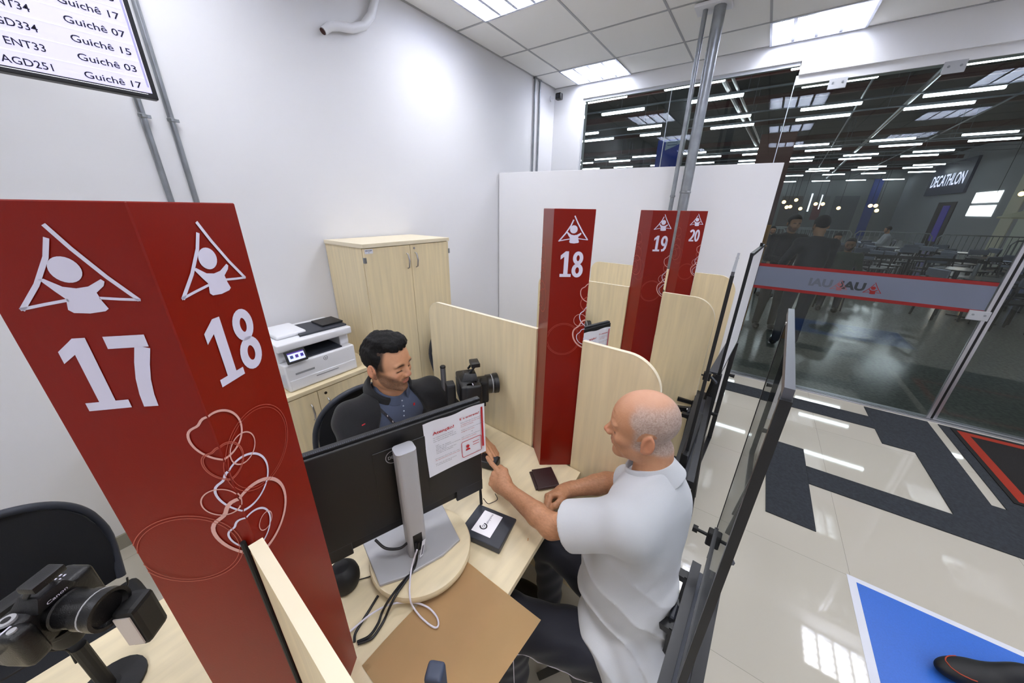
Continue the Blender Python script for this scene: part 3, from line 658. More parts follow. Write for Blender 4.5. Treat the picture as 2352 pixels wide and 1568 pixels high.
# ------------------------------------------------------------------ things on the desk of booth 18
KRAFT = mat('kraft_paper', (228, 190, 138), .8, var=.08, vscale=5, bump=.2, bscale=40)
n = 14; bm = bmesh.new(); vs = []
for j in range(n+1):
    for i in range(n+1):
        x, y = i/n, j/n; uu = .105+.345*x; vv = .058-.285*y
        zz = .7525+.0006*math.sin(x*7)+max(0, y-.80)*.004+.010*max(0, x-.85)*max(0, .3-y)*8
        vs.append(bm.verts.new(L(uu+.012*(y-.3)*x, vv+.004*math.sin(x*4), zz)))
for j in range(n):
    for i in range(n): a = j*(n+1)+i; bm.faces.new((vs[a], vs[a+1], vs[a+n+2], vs[a+n+1]))
bmesh.ops.solidify(bm, geom=bm.faces[:], thickness=-.0008)
me = bpy.data.meshes.new('sheet'); bm.to_mesh(me); bm.free(); me.materials.append(KRAFT); me.shade_smooth()
tag(obj('brown_paper', me, KRAFT), 'large sheet of brown kraft paper hanging over the desk front', 'paper')
# signature pad
t = thing('signature_pad', 'dark grey signature pad with white logo screen and tethered pen', 'signature pad', RM(.578, .066, DESKZ, math.radians(-47)))
pad = [(-.092, -.062), (.092, -.062), (.092, .062), (-.092, .062)]
c0, c1 = L(.639, .156), L(.654, .016); c2, c3 = L(.499, -.030), L(.524, .136)
PM_ = frame((c0+c1+c2+c3)/4+Vector((0, 0, DESKZ)), (c0+c1)/2-(c2+c3)/2, (c0+c3)/2-(c1+c2)/2)
LX = ((c0+c1)/2-(c2+c3)/2).length/2; LY = ((c0+c3)/2-(c1+c2)/2).length/2
t.matrix_basis = PM_; ROOTM[t.name] = PM_.copy()
g = MB(); g.quadbox([(-LX, -LY, .001), (LX, -LY, .001), (LX, LY, .001), (-LX, LY, .001), (-LX, -LY, .026), (LX, -LY, .012), (LX, LY, .012), (-LX, LY, .026)]); g.bevel(.004, 3, 30)
obj('body', g, DGR, t, local=True)
sl = math.atan2(-.014, 2*LX); SPM = T((.0, 0, .0192)) @ Matrix.Rotation(-sl, 4, 'Y')
obj('pen_groove', MB().box(.055, .060, -LY+.01, LY-.01, -.0005, .0004, T((0,0,.0002)) @ SPM), BLK, t, local=True) if False else obj('pen_groove', MB().box(LX-.014, LX-.011, -LY+.008, LY-.004, 0, .0012, T((0, 0, .0118))), BLK, t, local=True)
sc_ = obj('display', MB().box(-.046, .052, -.036, .036, 0, .0006, SPM @ T((.0, .006, 0))), mat('pad_screen', (236, 234, 240), .35, emit=(230, 228, 238), es=.25), t, local=True)
g = MB(); DM = SPM @ T((.004, .006, .0012))
g.ribbon(arc(-.018, .006, .0115, 100, 380, 26), .0045, DM); g.ribbon(arc(-.018, .006, .0045, 0, 360, 16)[:-1], .0014, DM, True); g.poly([(-.0135, .0015), (-.0122, .0015), (-.0122, .0105), (-.0135, .0105)], DM)
obj('logo', g, INKB, t, local=True, fix=False)
obj('lettering', text_mesh('akiyama', .0085, INKB, .0, .046), None, t, M=DM @ T((-.003, -.002, 0)), local=True)
pa, pb = Vector((.780, .715-.02, .765)), None
pb0 = Vector((.704, .622, .766)); pt0 = pb0+Vector((.012, .014, .066))
p = obj('pen', MB().tube([pb0, pb0+(pt0-pb0)*.5, pt0], [.0056, .0054, .0044], 10), BLK, t, smooth=True)
cable_p = MB().tube(sub([tuple(pb0+Vector((.012, .0, .018))), tuple(pb0+Vector((.022, -.012, -.008))), tuple(pb0+Vector((.035, -.02, -.0115))), tuple(pb0+Vector((.062, -.028, -.012))), tuple(pb0+Vector((.078, -.004, -.011)))]), .0014, 6); obj('pen_cord', cable_p, BLK, t, smooth=True)
# fingerprint reader, wallet, orange scrap, speaker
t = thing('fingerprint_reader', 'small black fingerprint reader held between two hands right of the monitor', 'fingerprint reader', (.895, .735, DESKZ), )
RMx = frame((.893, .735, .770), (.30, -.95, 0), (.95, .30, 0))
g = MB().box(-.045, .040, -.028, .028, -.018, .018, RMx); g.bevel(.006, 3); obj('body', g, BLK, t, smooth=True)
obj('glass_window', MB().box(.012, .034, -.018, .018, .0182, .0190, RMx), DGR, t)
t = thing('wallet', 'dark brown folded leather wallet on the desk by column 18', 'wallet', (.962, .500, DESKZ))
LEA = mat('brown_leather', (52, 30, 32), .42, bump=.5, bscale=350)
q = [Vector((*p_, 0)) for p_ in ((.968, .570), (1.031, .500), (.968, .434), (.890, .478))]
q = [Vector(atp) for atp in ((.975, .572, 0), (1.032, .500, 0), (.962, .437, 0), (.900, .500, 0))]
WMx = frame((.962, .502, .7515), (.74, -.67, 0), (.67, .74, 0))
for k, (dx, z0, z1) in enumerate(((-.006, 0, .006), (.004, .0075, .0150))):
    g = MB().box(-.044+dx, .044+dx, -.050, .050, z0, z1, WMx); g.bevel(.003, 2); obj('lower_flap' if k == 0 else 'upper_flap', g, LEA, t, smooth=True)
obj('fold', MB().tube([WMx @ Vector((-.042, -.049, .0075)), WMx @ Vector((.046, -.049, .0075))], .0075, 10), LEA, t, smooth=True)
tag(obj('paper_scrap', MB().box(-.005, .005, -.001, .001, 0, .0008, RM(.632, -.062, DESKZ+.0004, .5)), mat('orange_scrap', (206, 128, 40), .6)), 'tiny orange scrap lying on the desk below the signature pad', 'scrap')
t = thing('desk_speaker', 'small round black speaker on the desk left of the turntable', 'speaker', RM(.175, .275, DESKZ))
obj('body', MB().lathe([(.030, .001), (.038, .006), (.043, .022), (.044, .040), (.040, .058), (.030, .072), (.014, .079), (.0, .080)], (0, 0, 0), 28), BLK2, t, local=True, smooth=True)
obj('grille', MB().lathe([(.020, .0785), (.0, .0815)], (0, 0, 0), 20), BLK, t, local=True, smooth=True)
obj('cord', MB().tube([(.03, -.02, .004), (.055, -.035, .0025), (.09, -.045, .0025)], .0016, 6), CABB, t, local=True)
# ------------------------------------------------------------------ photo rigs
def photo_rig(M, label, k=1.3, ha=85, hz=-.010, hs=.068):
    """origin on the desk below the tripod head; camera body centre at z=.29; lens along -y"""
    t = thing('photo_camera', label, 'camera', M, 'booth photo cameras')
    K = T((0, 0, .29)) @ Matrix.Scale(k, 4); KH = T((0, 0, .29)) @ Rz(math.radians(ha)) @ Matrix.Scale(1.1, 4)
    Bk = mat('camera_black', (20, 20, 22), .34, bump=.3, bscale=500)
    g = MB().box(-.066, .066, -.022, .030, -.048, .034, K); g.bevel(.012, 3); bo = obj('camera_body', g, Bk, t, local=True, smooth=True)
    g = MB().box(-.068, -.036, -.040, .018, -.046, .034, K); g.bevel(.012, 3); obj('hand_grip', g, Bk, t, local=True, smooth=True)
    g = MB(); g.quadbox([K @ Vector(p_) for p_ in ((-.030, -.034, .030), (.032, -.034, .030), (.030, .026, .030), (-.028, .026, .030), (-.018, -.030, .056), (.020, -.030, .056), (.016, .010, .058), (-.014, .010, .058))]); g.bevel(.006, 2); obj('prism_housing', g, Bk, t, local=True, smooth=True)
    g = MB().bar(K @ Vector((-.016, -.008, .058)), K @ Vector((-.016, -.026, .080)), .006, .010); g.bar(K @ Vector((.018, -.008, .058)), K @ Vector((.018, -.026, .080)), .006, .010)
    g.box(-.022, .024, -.044, -.014, .078, .092, K); g.bevel(.004, 2); obj('popup_flash', g, Bk, t, local=True, smooth=True)
    LMx = K @ Matrix.Rotation(PI/2, 4, 'X') @ T((.004, -.004, .022))
    obj('lens', MB().lathe([(.033, 0), (.034, .012), (.031, .014), (.031, .045), (.034, .047), (.034, .072), (.036, .074), (.036, .088), (.030, .088), (.026, .080), (0, .078)], M=LMx, n=28), Bk, t, local=True, smooth=True)
    obj('lens_ring', MB().lathe([(.0338, .0640), (.0348, .0645), (.0348, .0665), (.0338, .067)], M=LMx, n=28), SILV, t, local=True, smooth=True)
    obj('mode_dial', MB().lathe([(.0115, .034), (.0120, .036), (.0118, .041), (.0, .0412)], K @ Vector((-.040, .004, 0)), 20), SILV, t, local=True)
    obj('dial_centre', MB().lathe([(.006, .0413), (.006, .0420)], K @ Vector((-.040, .004, 0)), 16), Bk, t, local=True)
    obj('shutter_button', MB().lathe([(.006, .034), (.006, .039)], K @ Vector((-.054, -.024, 0)), 12), SILV, t, local=True)
    g = MB()
    for k in range(4): g.box(.030+.008*(k % 2), .034+.008*(k % 2), .002+.008*(k//2), .005+.008*(k//2), .0335, .0348, K)
    g.box(-.060, -.046, -.012, -.009, .0335, .0350, K); obj('top_marks', g, DECAL, t, local=True)
    obj('lettering', text_mesh('Canon', .0060, DECAL, .02, .030, 'CENTER'), None, t, M=K @ Matrix(((1, 0, 0, .001), (0, 0, -1, -.0335), (0, 1, 0, .036), (0, 0, 0, 1))), local=True)
    obj('rear_display', MB().box(-.022, .048, .0302, .0316, -.038, .018, K), DGR, t, local=True)
    # light heads on an arm
    for sx in (-1, 1):
        g = MB().box(-.018, .018, -.024, .024, -.048, .048, KH @ T((sx*hs, .025, hz)) @ Rz(sx*.15)); g.bevel(.010, 2)
        lh = obj('light_head', g, BLK2, t, local=True)
        obj('light_panel', MB().box(-.013, .013, -.0265, -.0242, -.038, .038, KH @ T((sx*hs, .025, hz)) @ Rz(sx*.15)), mat('light_diffuser', (206, 196, 190), .5), t, local=True)
    obj('crossbar', MB().bar(KH @ Vector((-.07, .04, -.065)), KH @ Vector((.07, .04, -.065)), .022, .016), STEELB, t, local=True)
    obj('ball_head', MB().lathe([(.020, -.098), (.024, -.09), (.024, -.065), (.030, -.058), (.030, -.050)], K @ Vector((0, 0, 0)), 18), BLK2, t, local=True, smooth=True)
    obj('column', MB().tube([(0, 0, .002), (0, 0, .165)], .012, 12), BLK2, t, local=True)
    obj('base', MB().lathe([(.060, .001), (.060, .008), (.02, .014)], n=24), BLK2, t, local=True)
    g = MB().tube(sub([(-.066, .0, .285), (-.10, .01, .28), (-.115, .015, .255), (-.08, .03, .215), (-.04, .02, .20)]), .0025, 6); g.tube(sub([(.02, .02, .235), (.03, .03, .19), (.07, .02, .165), (.11, .01, .18), (.12, .01, .20)]), .0020, 6)
    g.tube(sub([(-.03, .02, .235), (-.02, .03, .19), (-.005, .02, .16), (-.008, .015, .12)]), .002, 6); obj('wires', g, CABB, t, local=True, smooth=True)
    return t
CA = math.radians
rigM = RM(.885, .470, DESKZ, CA(56))
rig = photo_rig(rigM, 'black photo camera between two light heads on the clerk side of booth 18')
tP = thing('rig_post', 'grey upright tube with black cap beside the booth 18 photo camera', 'post', RM(.870, .612, DESKZ), 'camera rig posts')
obj('tube', MB().tube([(0, 0, .16), (0, 0, .345)], .0125, 16), mat('grey_tube', (120, 120, 126), .4, .6), tP, local=True, smooth=True)
obj('cap', MB().lathe([(.0132, .3455), (.0132, .352), (.010, .355)], n=16), BLK2, tP, local=True)
obj('socket', MB().box(-.018, .018, -.018, .018, .001, .16).bevel(.004), BLK, tP, local=True)
obj('arm', MB().bar((.004, -.019, .145), (.018, -.125, .120), .030, .045), BLK, tP, local=True)
# ------------------------------------------------------------------ people: implicit bodies polygonised with surface nets
A3 = lambda v: np.asarray(v, dtype=np.float32)
def smin(a, b, k):
    h = np.clip(.5+.5*(b-a)/k, 0, 1); return b*(1-h)+a*h-k*h*(1-h)
def smax(a, b, k): return -smin(-a, -b, k)
def cap(p, a, b, ra, rb):
    a, b = A3(a), A3(b); d = b-a; t_ = np.clip(((p-a)@d)/float(d@d), 0, 1); q = p-a-t_[:, None]*d
    return np.sqrt((q*q).sum(1))-(ra+(rb-ra)*t_)
def ell(p, c, r, R=None):
    q = p-A3(c)
    if R is not None: q = q@A3(R)
    r = A3(r); k0 = np.sqrt(((q/r)**2).sum(1)); k1 = np.sqrt(((q/(r*r))**2).sum(1))+1e-9; return k0*(k0-1)/k1
def chain(p, pts, rs, k=.01):
    d = None
    for i in range(len(pts)-1):
        e = cap(p, pts[i], pts[i+1], rs[i], rs[i+1]); d = e if d is None else smin(d, e, k)
    return d
def vnoise(p, s, seed=0):   # cheap smooth pseudo noise
    q = p*s+seed*1.7
    return (np.sin(q[:, 0]*1.1+1.3*np.sin(q[:, 1]*.9+q[:, 2]*.4))+np.sin(q[:, 1]*1.2+1.1*np.sin(q[:, 2]*1.05-q[:, 0]*.5))+np.sin(q[:, 2]*.95+1.2*np.sin(q[:, 0]*.8+.6*q[:, 1])))/3
def hnoise(p, s, seed=0):   # hashed value noise, 0..1
    q = p.astype(np.float64)*s+seed*13.7; i = np.floor(q); f = q-i; f = f*f*(3-2*f); out = 0
    for a in (0, 1):
        for b_ in (0, 1):
            for c in (0, 1):
                h = np.sin((i[:, 0]+a)*127.1+(i[:, 1]+b_)*311.7+(i[:, 2]+c)*74.7)*43758.5453; h = h-np.floor(h)
                out = out+h*(f[:, 0] if a else 1-f[:, 0])*(f[:, 1] if b_ else 1-f[:, 1])*(f[:, 2] if c else 1-f[:, 2])
    return out
def nets(f, lo, hi, h, chunk=400000):
    lo, hi = A3(lo), A3(hi); B = 8; nb = np.ceil((hi-lo)/(h*B)).astype(int)
    ii = np.stack(np.meshgrid(*[np.arange(n) for n in nb], indexing='ij'), -1).reshape(-1, 3)
    cen = lo+(ii+.5)*h*B; d = np.concatenate([f(cen[i:i+chunk].astype(np.float32)) for i in range(0, len(cen), chunk)])
    ii = ii[np.abs(d) < h*B*1.35]
    g = np.stack(np.meshgrid(*[np.arange(B+1)]*3, indexing='ij'), -1).reshape(-1, 3)
    NN = nb*B+2; verts = []; ids = []; edges = [[], [], []]
    co8 = np.array([(a, b_, c) for a in (0, 1) for b_ in (0, 1) for c in (0, 1)])
    E12 = [(i, j) for i in range(8) for j in range(i+1, 8) if np.abs(co8[i]-co8[j]).sum() == 1]
    step = max(1, chunk//729)
    for s in range(0, len(ii), step):
        bb = ii[s:s+step]; nodes = (bb[:, None, :]*B+g[None]); P = (lo+nodes.reshape(-1, 3)*h).astype(np.float32)
        v = f(P).reshape(len(bb), B+1, B+1, B+1)
        cs = np.stack([v[:, a:a+B, b_:b_+B, c:c+B] for a, b_, c in co8], -1)
        m = (cs.min(-1) < 0) & (cs.max(-1) >= 0)
        if not m.any(): continue
        w_ = np.argwhere(m); V8 = cs[m]; gi = bb[w_[:, 0]]*B+w_[:, 1:]
        acc = np.zeros((len(V8), 3)); cnt = np.zeros(len(V8))
        for i, j in E12:
            a, b_ = V8[:, i], V8[:, j]; k = (a < 0) != (b_ < 0); t_ = np.where(k, a/(a-b_+1e-12), 0)
            acc += k[:, None]*(co8[i]+(co8[j]-co8[i])*t_[:, None]); cnt += k
        verts.append(lo+(gi+acc/cnt[:, None])*h); ids.append(gi[:, 0]+NN[0]*(gi[:, 1]+NN[1]*gi[:, 2]))
        for ax, cidx in ((0, 4), (1, 2), (2, 1)):
            k = (V8[:, 0] < 0) != (V8[:, cidx] < 0)
            edges[ax].append(np.concatenate([gi[k], (V8[k, 0] < 0)[:, None]], 1))
    verts = np.concatenate(verts); ids = np.concatenate(ids); od = np.argsort(ids); ids = ids[od]; verts = verts[od]
    st_ = (1, NN[0], NN[0]*NN[1]); quads = []
    for ax in range(3):
        e = np.concatenate(edges[ax]); base = e[:, 0]*st_[0]+e[:, 1]*st_[1]+e[:, 2]*st_[2]; s1, s2 = st_[(ax+1) % 3], st_[(ax+2) % 3]
        q = np.stack([base, base-s1, base-s1-s2, base-s2], 1); pos = np.searchsorted(ids, q); pos = np.minimum(pos, len(ids)-1)
        ok = (ids[pos] == q).all(1); pos = pos[ok]; fl = e[ok, 3] == 0; pos[fl] = pos[fl][:, ::-1]; quads.append(pos)
    return verts, np.concatenate(quads)
def sdf_mesh(name, f, lo, hi, h, m, col=None):
    v, q = nets(f, lo, hi, h); me = bpy.data.meshes.new(name)
    me.vertices.add(len(v)); me.vertices.foreach_set('co', v.astype(np.float32).ravel()); me.loops.add(q.size); me.loops.foreach_set('vertex_index', q.ravel().astype(np.int32))
    me.polygons.add(len(q)); me.polygons.foreach_set('loop_start', np.arange(0, q.size, 4, dtype=np.int32)); me.polygons.foreach_set('loop_total', np.full(len(q), 4, dtype=np.int32))
    me.update(calc_edges=True); me.validate(); me.materials.append(m); me.shade_smooth()
    if col is not None:
        c = col(v.astype(np.float32)); at = me.color_attributes.new('Col', 'FLOAT_COLOR', 'POINT'); at.data.foreach_set('color', np.concatenate([c, np.ones((len(c), 1))], 1).astype(np.float32).ravel())
    return me
lin = lambda c: np.array(srgb(c)[:3])
def mixc(a, b_, t_): return a*(1-t_[:, None])+b_*t_[:, None]
def sstep(x, a, b_): t_ = np.clip((x-a)/(b_-a), 0, 1); return t_*t_*(3-2*t_)
class Head:
    """local frame: x to the person's left... +x = person's left, y forward, z up; origin between the ears"""
    def __init__(s, c, az, pitch, rollz=0, old=False, k=1.0):
        a = math.radians(az); pz = math.radians(pitch); s.k = k
        f = np.array([math.cos(pz)*math.cos(a), math.cos(pz)*math.sin(a), math.sin(pz)]); x = np.array([-math.sin(a), math.cos(a), 0]); z = np.cross(x, f)*-1; z = z if z[2] > 0 else -z
        if rollz: r_ = math.radians(rollz); x, z = x*math.cos(r_)+z*math.sin(r_), z*math.cos(r_)-x*math.sin(r_)
        s.R = np.stack([x, f, z], 1).astype(np.float32); s.c = A3(c); s.old = old
    def loc(s, p): return ((p-s.c)@s.R)/s.k
    def w(s, q): return s.c+s.R@(A3(q)*s.k)
    def sdf(s, p):
        q = s.loc(p); ax = q.copy(); ax[:, 0] = np.abs(ax[:, 0]); o = s.old
        d = ell(q, (0, -.008, .040), (.0755, .091, .083))
        d = smin(d, ell(q, (0, .030, .020), (.064, .066, .075)), .03)
        d = smin(d, ell(q, (0, .030, -.045), (.056, .060, .070)), .03)
        d = smin(d, ell(ax, (.043, .012, -.062), (.020, .042, .026)), .025)
        d = smin(d, ell(q, (0, .072, -.094), (.023, .022, .018)), .022)
        d = smin(d, ell(ax, (.040, .062, -.022), (.022, .024, .020)), .018)
        d = smin(d, ell(ax, (.026, .083, .024), (.024, .013, .010)), .012)
        d = smax(d, -ell(ax, (.0315, .101, .004), (.019, .019, .013)), .012)
        d = smin(d, ell(ax, (.0315, .0765, .003), (.0138, .0135, .0128)), .003)
        nz = cap(q, (0, .086, .014), (0, .108 if not o else .111, -.020), .0075, .0102); d = smin(d, nz, .012)
        d = smin(d, ell(ax, (.0105, .101, -.026), (.0085, .011, .0080)), .007)
        d = smin(d, ell(q, (0, .102, -.024), (.0095, .013, .0095)), .006)
        d = smax(d, -ell(ax, (.0062, .103, -.035), (.0036, .006, .004)), .003)
        d = smin(d, ell(q, (0, .080, -.052), (.030, .014, .020)), .012)
        d = smin(d, ell(q, (0, .0915, -.0500), (.020, .0075, .0050)), .004); d = smin(d, ell(q, (0, .0895, -.0610), (.018, .0075, .0058)), .004)
        d = smax(d, -ell(q, (0, .100, -.0555), (.023, .008, .0013)), .003)
        d = smax(d, -ell(q, (0, .093, -.073), (.018, .006, .004)), .006)
        if o:
            d = smax(d, -cap(ax, (.018, .098, -.030), (.030, .082, -.062), .0012, .0012), .005)
            for zz in (.048, .058, .067): d = smax(d, -ell(q, (0, .098, zz), (.035, .020, .0010)), .003)
        # ears
        ce, se = math.cos(.22), math.sin(.22); e = ax-A3((.074, -.010, -.008)); ey = e[:, 1]*ce+e[:, 2]*se; ez = -e[:, 1]*se+e[:, 2]*ce; ex = e[:, 0]-.45*np.maximum(-ey, 0)
        E_ = np.stack([ex, ey, ez], 1).astype(np.float32); ea = ell(E_, (.002, 0, .0), (.0085, .0185, .0315)); ea = smin(ea, ell(E_, (0, .005, -.026), (.006, .009, .011)), .006)
        ea = smax(ea, -ell(E_, (.0105, -.001, .004), (.0065, .0115, .0205)), .004); ea = smin(ea, ell(E_, (.004, .0115, -.004), (.004, .004, .007)), .004)
        ea = smin(ea, ell(E_, (.0040, -.004, .002), (.0028, .0035, .016)), .003)
        return smin(d, ea, .005)*s.k
def skin_color(H, base, dark, lip, kind):
    def f(p):
        q = H.loc(p); ax = np.abs(q[:, 0]); c = np.tile(lin(base), (len(p), 1)); n1 = hnoise(p, 40, 1)*.6+hnoise(p, 110, 2)*.4; n2 = hnoise(p, 420, 3); n3 = hnoise(p, 220, 5)
        c = mixc(c, lin(dark), .28*n1+.12*n3)
        inh = (np.abs(q).max(1) < .16)
        cheek = np.exp(-(((ax-.042)/.02)**2+((q[:, 2]+.025)/.018)**2+((q[:, 1]-.07)/.03)**2)); c = mixc(c, lin(lip), .30*cheek*inh)
        nose = np.exp(-((q[:, 0]/.014)**2+((q[:, 1]-.115)/.016)**2+((q[:, 2]+.022)/.016)**2)); c = mixc(c, lin((205, 105, 85) if kind == 'old' else lip), .5*nose*inh)
        ear = (ax > .078)*inh; c = mixc(c, lin((212, 128, 102)), .35*ear)
        lips = ((ax/.0215)**2+((q[:, 2]+.0555)/.0098)**2 < 1)*(q[:, 1] > .085)*inh; c = mixc(c, lin(lip), .75*lips)
        brow = np.exp(-(((ax-.031)/.017)**2)**2)*np.exp(-(((q[:, 2]-.0245+((ax-.028)**2)*8)/.0064)**2))*(q[:, 1] > .06)*inh
        eye = np.exp(-((((ax-.0315)/.0140)**4+((q[:, 2]+.0045-.0015*np.cos((ax-.0315)*140))/.0030)**2)))*(q[:, 1] > .072)*inh
        lash = np.clip(eye*1.6, 0, 1)
        if kind == 'old':
            c = mixc(c, lin((120, 96, 84)), .55*brow); c = mixc(c, lin((70, 46, 40)), .85*lash)
            # shorn grey fringe around the sides and back, thinning over the crown
            hair = sstep(-q[:, 1]+.9*np.maximum(q[:, 2]*-.25, 0), -.040, -.012)*sstep(q[:, 2], -.075, -.045)*(1-.55*sstep(q[:, 2], .095, .118))
            front = sstep(q[:, 2]-.9*np.maximum(q[:, 1], 0), .0, .02)*sstep(ax, .050, .066)*sstep(-q[:, 1], -.052, -.026); hair = np.clip(np.maximum(hair*sstep(q[:, 2]+.25*(-q[:, 1]), -.055, -.035), front), 0, 1)
            thin = (1-.8*sstep(q[:, 2], .085, .112)); hair = hair*thin*(ax < .0800)*inh*(1-(ax > .0685)*((q[:, 1]+.010)**2+((q[:, 2]+.006)*.8)**2 < .030**2))
            gc = mixc(np.tile(lin((150, 132, 122)), (len(p), 1)), lin((212, 200, 194)), np.clip(n2*1.1, 0, 1)); c = c*(1-hair[:, None]*.72)+gc*hair[:, None]*.72
            crown = sstep(q[:, 2], .06, .115)*inh; c = mixc(c, lin((218, 168, 142)), .5*crown)
            st_ = (q[:, 2] < -.03)*(q[:, 1] > .0)*inh; c = mixc(c, lin((150, 116, 96)), .22*n2*st_)
        else:
            c = mixc(c, lin((34, 22, 18)), .9*np.clip(brow*1.3, 0, 1)); c = mixc(c, lin((26, 16, 14)), .95*lash)
            bl = (sstep(-q[:, 2], .042, .064)*sstep(q[:, 1], -.012, .03)+np.exp(-(((q[:, 2]+.0445)/.0055)**2))*sstep(.030-ax, 0, .008)*(q[:, 1] > .07))*inh*(1-lips); bl = np.clip(bl, 0, 1)
            jaw = sstep(ax*1.0-q[:, 2], .070, .092)*sstep(q[:, 1], -.012, .006)*sstep(-q[:, 2], .0, .02)*inh; neckc = np.clip(sstep(-q[:, 2], .098, .110)+sstep(-q[:, 2]-1.1*q[:, 1], .035, .05), 0, 1); bl = np.clip(bl+jaw, 0, 1)*(1-neckc)*(.62+.38*n2)
            c = mixc(c, lin((44, 30, 24)), .80*bl)
            side = np.maximum(sstep(ax, .046, .056)*sstep(-q[:, 1], -.050, -.030)*sstep(q[:, 2], -.018, .004), sstep(-q[:, 1], -.030, -.010)*sstep(q[:, 2], -.03, .0))*(ax < .0785)*inh; c = mixc(c, lin((24, 19, 18)), .92*side)
        return c
    return f
def hand_sdf(p, wrist, fdir, normal, thumb_side, curls, thumb=(.6, .5, .4), k=1.0, spread=1.0):
    """palm and five separate fingers. normal = back of the hand; thumb_side = direction the thumb is on; curls per finger (index..little)"""
    f = Vector(fdir).normalized(); n = Vector(normal); n = (n-f*n.dot(f)).normalized(); s_ = f.cross(n)
    if s_.dot(Vector(thumb_side)) < 0: s_ = -s_
    wv = Vector(wrist); R = np.array([list(s_), list(f), list(n)]).T
    P = lambda a, b_, c: list(wv+(s_*a+f*b_+n*c)*k)
    pc = P(0, .045, 0); d = ell(p, pc, (.040*k, .050*k, .0155*k), R)
    d = smin(d, ell(p, P(.022, .030, -.008), (.018*k, .028*k, .014*k), R), .012*k)
    d = smin(d, cap(p, P(0, -.02, 0), P(0, .02, 0), .026*k, .026*k), .02*k)
    ln = ((.042, .026, .021), (.046, .029, .022), (.042, .027, .021), (.034, .021, .018)); xs_ = (.029, .0095, -.0100, -.0280); rr = (.0092, .0094, .0088, .0078)
    for i in range(4):
        base = wv+(s_*xs_[i]+f*(.084-.004*abs(i-1))+n*.001)*k; ang = 0; pt = base; d_i = None; knuck = n*.002
        pts = [wv+(s_*xs_[i]*.85+f*.055+n*.003)*k, base]
        for j in range(3):
            ang += curls[i][j]; dr = (f*math.cos(ang)-n*math.sin(ang)+s_*(.10*spread*(1.4-i)*math.cos(ang)*.4)).normalized(); pt = pt+dr*ln[i][j]*k; pts.append(pt)
        rs = [rr[i]*1.0*k, rr[i]*1.08*k, rr[i]*k, rr[i]*.92*k, rr[i]*.78*k]
        e = chain(p, [list(v_) for v_ in pts], rs, .003); d = smin(d, e, .0045*k)
    # thumb leaves the side of the palm near its base
    t0 = wv+(s_*.020+f*.018-n*.004)*k; a1, a2, a3 = thumb
    d1 = (s_*math.sin(a1)+f*math.cos(a1)-n*a3).normalized(); d2 = (s_*math.sin(a1-a2)+f*math.cos(a1-a2)-n*a3*1.2).normalized(); d3 = (s_*math.sin(a1-a2*1.7)+f*math.cos(a1-a2*1.7)-n*a3*1.3).normalized()
    t1 = t0+d1*.042*k; t2 = t1+d2*.034*k; t3 = t2+d3*.024*k
    return smin(d, chain(p, [list(t0), list(t1), list(t2), list(t3)], [.0150*k, .0120*k, .0110*k, .0088*k], .004), .008*k)
def near(p, c, r, f, far=None):
    """evaluate f only for points within r of c; elsewhere a lower bound"""
    d = np.sqrt(((p-A3(c))**2).sum(1))-r*.72; m = d < r*.28
    if m.any(): d = d.copy(); d[m] = f(p[m])
    return d
SKIN_O = vcolmat('weathered_skin', .5, .4, .05, bump=.25, bscale=260); SKIN_Y = vcolmat('young_skin', .46, .4, .05, bump=.1, bscale=300)
# ---- customer, seated on the stool
HO = Head((.903, .150, 1.197), 104, -6, 0, True, .965)
shL, elL, wrL = (.735, .118, .992), (.712, .335, .852), (.768, .553, .830)
shR, elR, wrR = (.985, .088, .955), (1.045, .270, .805), (.935, .385, .788)
def man_torso(p, o=0.0):
    d = ell(p, (.872, .092, .900), (.148+o, .100+o, .165+o)); d = smin(d, ell(p, (.822, .112, .700), (.138+o, .122+o, .170+o)), .07); d = smin(d, ell(p, (.765, .066, .505), (.150+o, .140+o, .105+o)), .06)
    d = smin(d, cap(p, shL, shR, .058+o, .056+o), .06); d = smin(d, cap(p, (.885, .085, .99), (.895, .100, 1.07), .075+o*.6, .050+o*.4), .05); return d
def man_legs(p, o=0.0):
    hipL, knL, anL = (.715, .050, .485), (.590, .395, .490), (.600, .385, .105); hipR, knR, anR = (.850, .060, .485), (.925, .435, .50), (.935, .420, .10)
    d = chain(p, [hipL, knL, anL], [.092+o, .068+o, .048+o], .03); d = smin(d, chain(p, [hipR, knR, anR], [.092+o, .068+o, .048+o], .03), .03)
    return smin(d, ell(p, (.775, .055, .490), (.158+o, .145+o, .092+o)), .04)
def man_body(p):
    d = man_torso(p, -.012); d = smin(d, man_legs(p, -.014), .03)
    d = smin(d, cap(p, (.893, .098, 1.02), (.908, .112, 1.135), .056, .052), .03)
    for sh, el, wr in ((shL, elL, wrL), (shR, elR, wrR)):
        d = smin(d, cap(p, sh, el, .042, .037), .02); mid = tuple(np.array(el)+(np.array(wr)-np.array(el))*.28)
        d = smin(d, chain(p, [el, mid, wr], [.036, .0375, .0245], .01), .02)
    d = smin(d, near(p, HO.c, .30, HO.sdf), .013)
    fl = ((.10, .12, .08), (1.25, 1.35, .7), (1.35, 1.4, .8), (1.4, 1.4, .8))
    hl = lambda q: hand_sdf(q, wrL, (.26, .95, -.02), (-.80, .16, .62), (.6, -.1, .8), fl, (.55, .7, .2))
    d = smin(d, near(p, (.79, .63, .82), .26, hl), .012)
    hr = lambda q: hand_sdf(q, wrR, (-.80, .55, -.05), (.45, .55, .75), (-.5, -.6, .3), ((.9, 1.2, .6), (1.0, 1.25, .7), (1.1, 1.3, .7), (1.2, 1.3, .7)), (.75, .9, .35))
    return smin(d, near(p, (.885, .43, .78), .26, hr), .012)
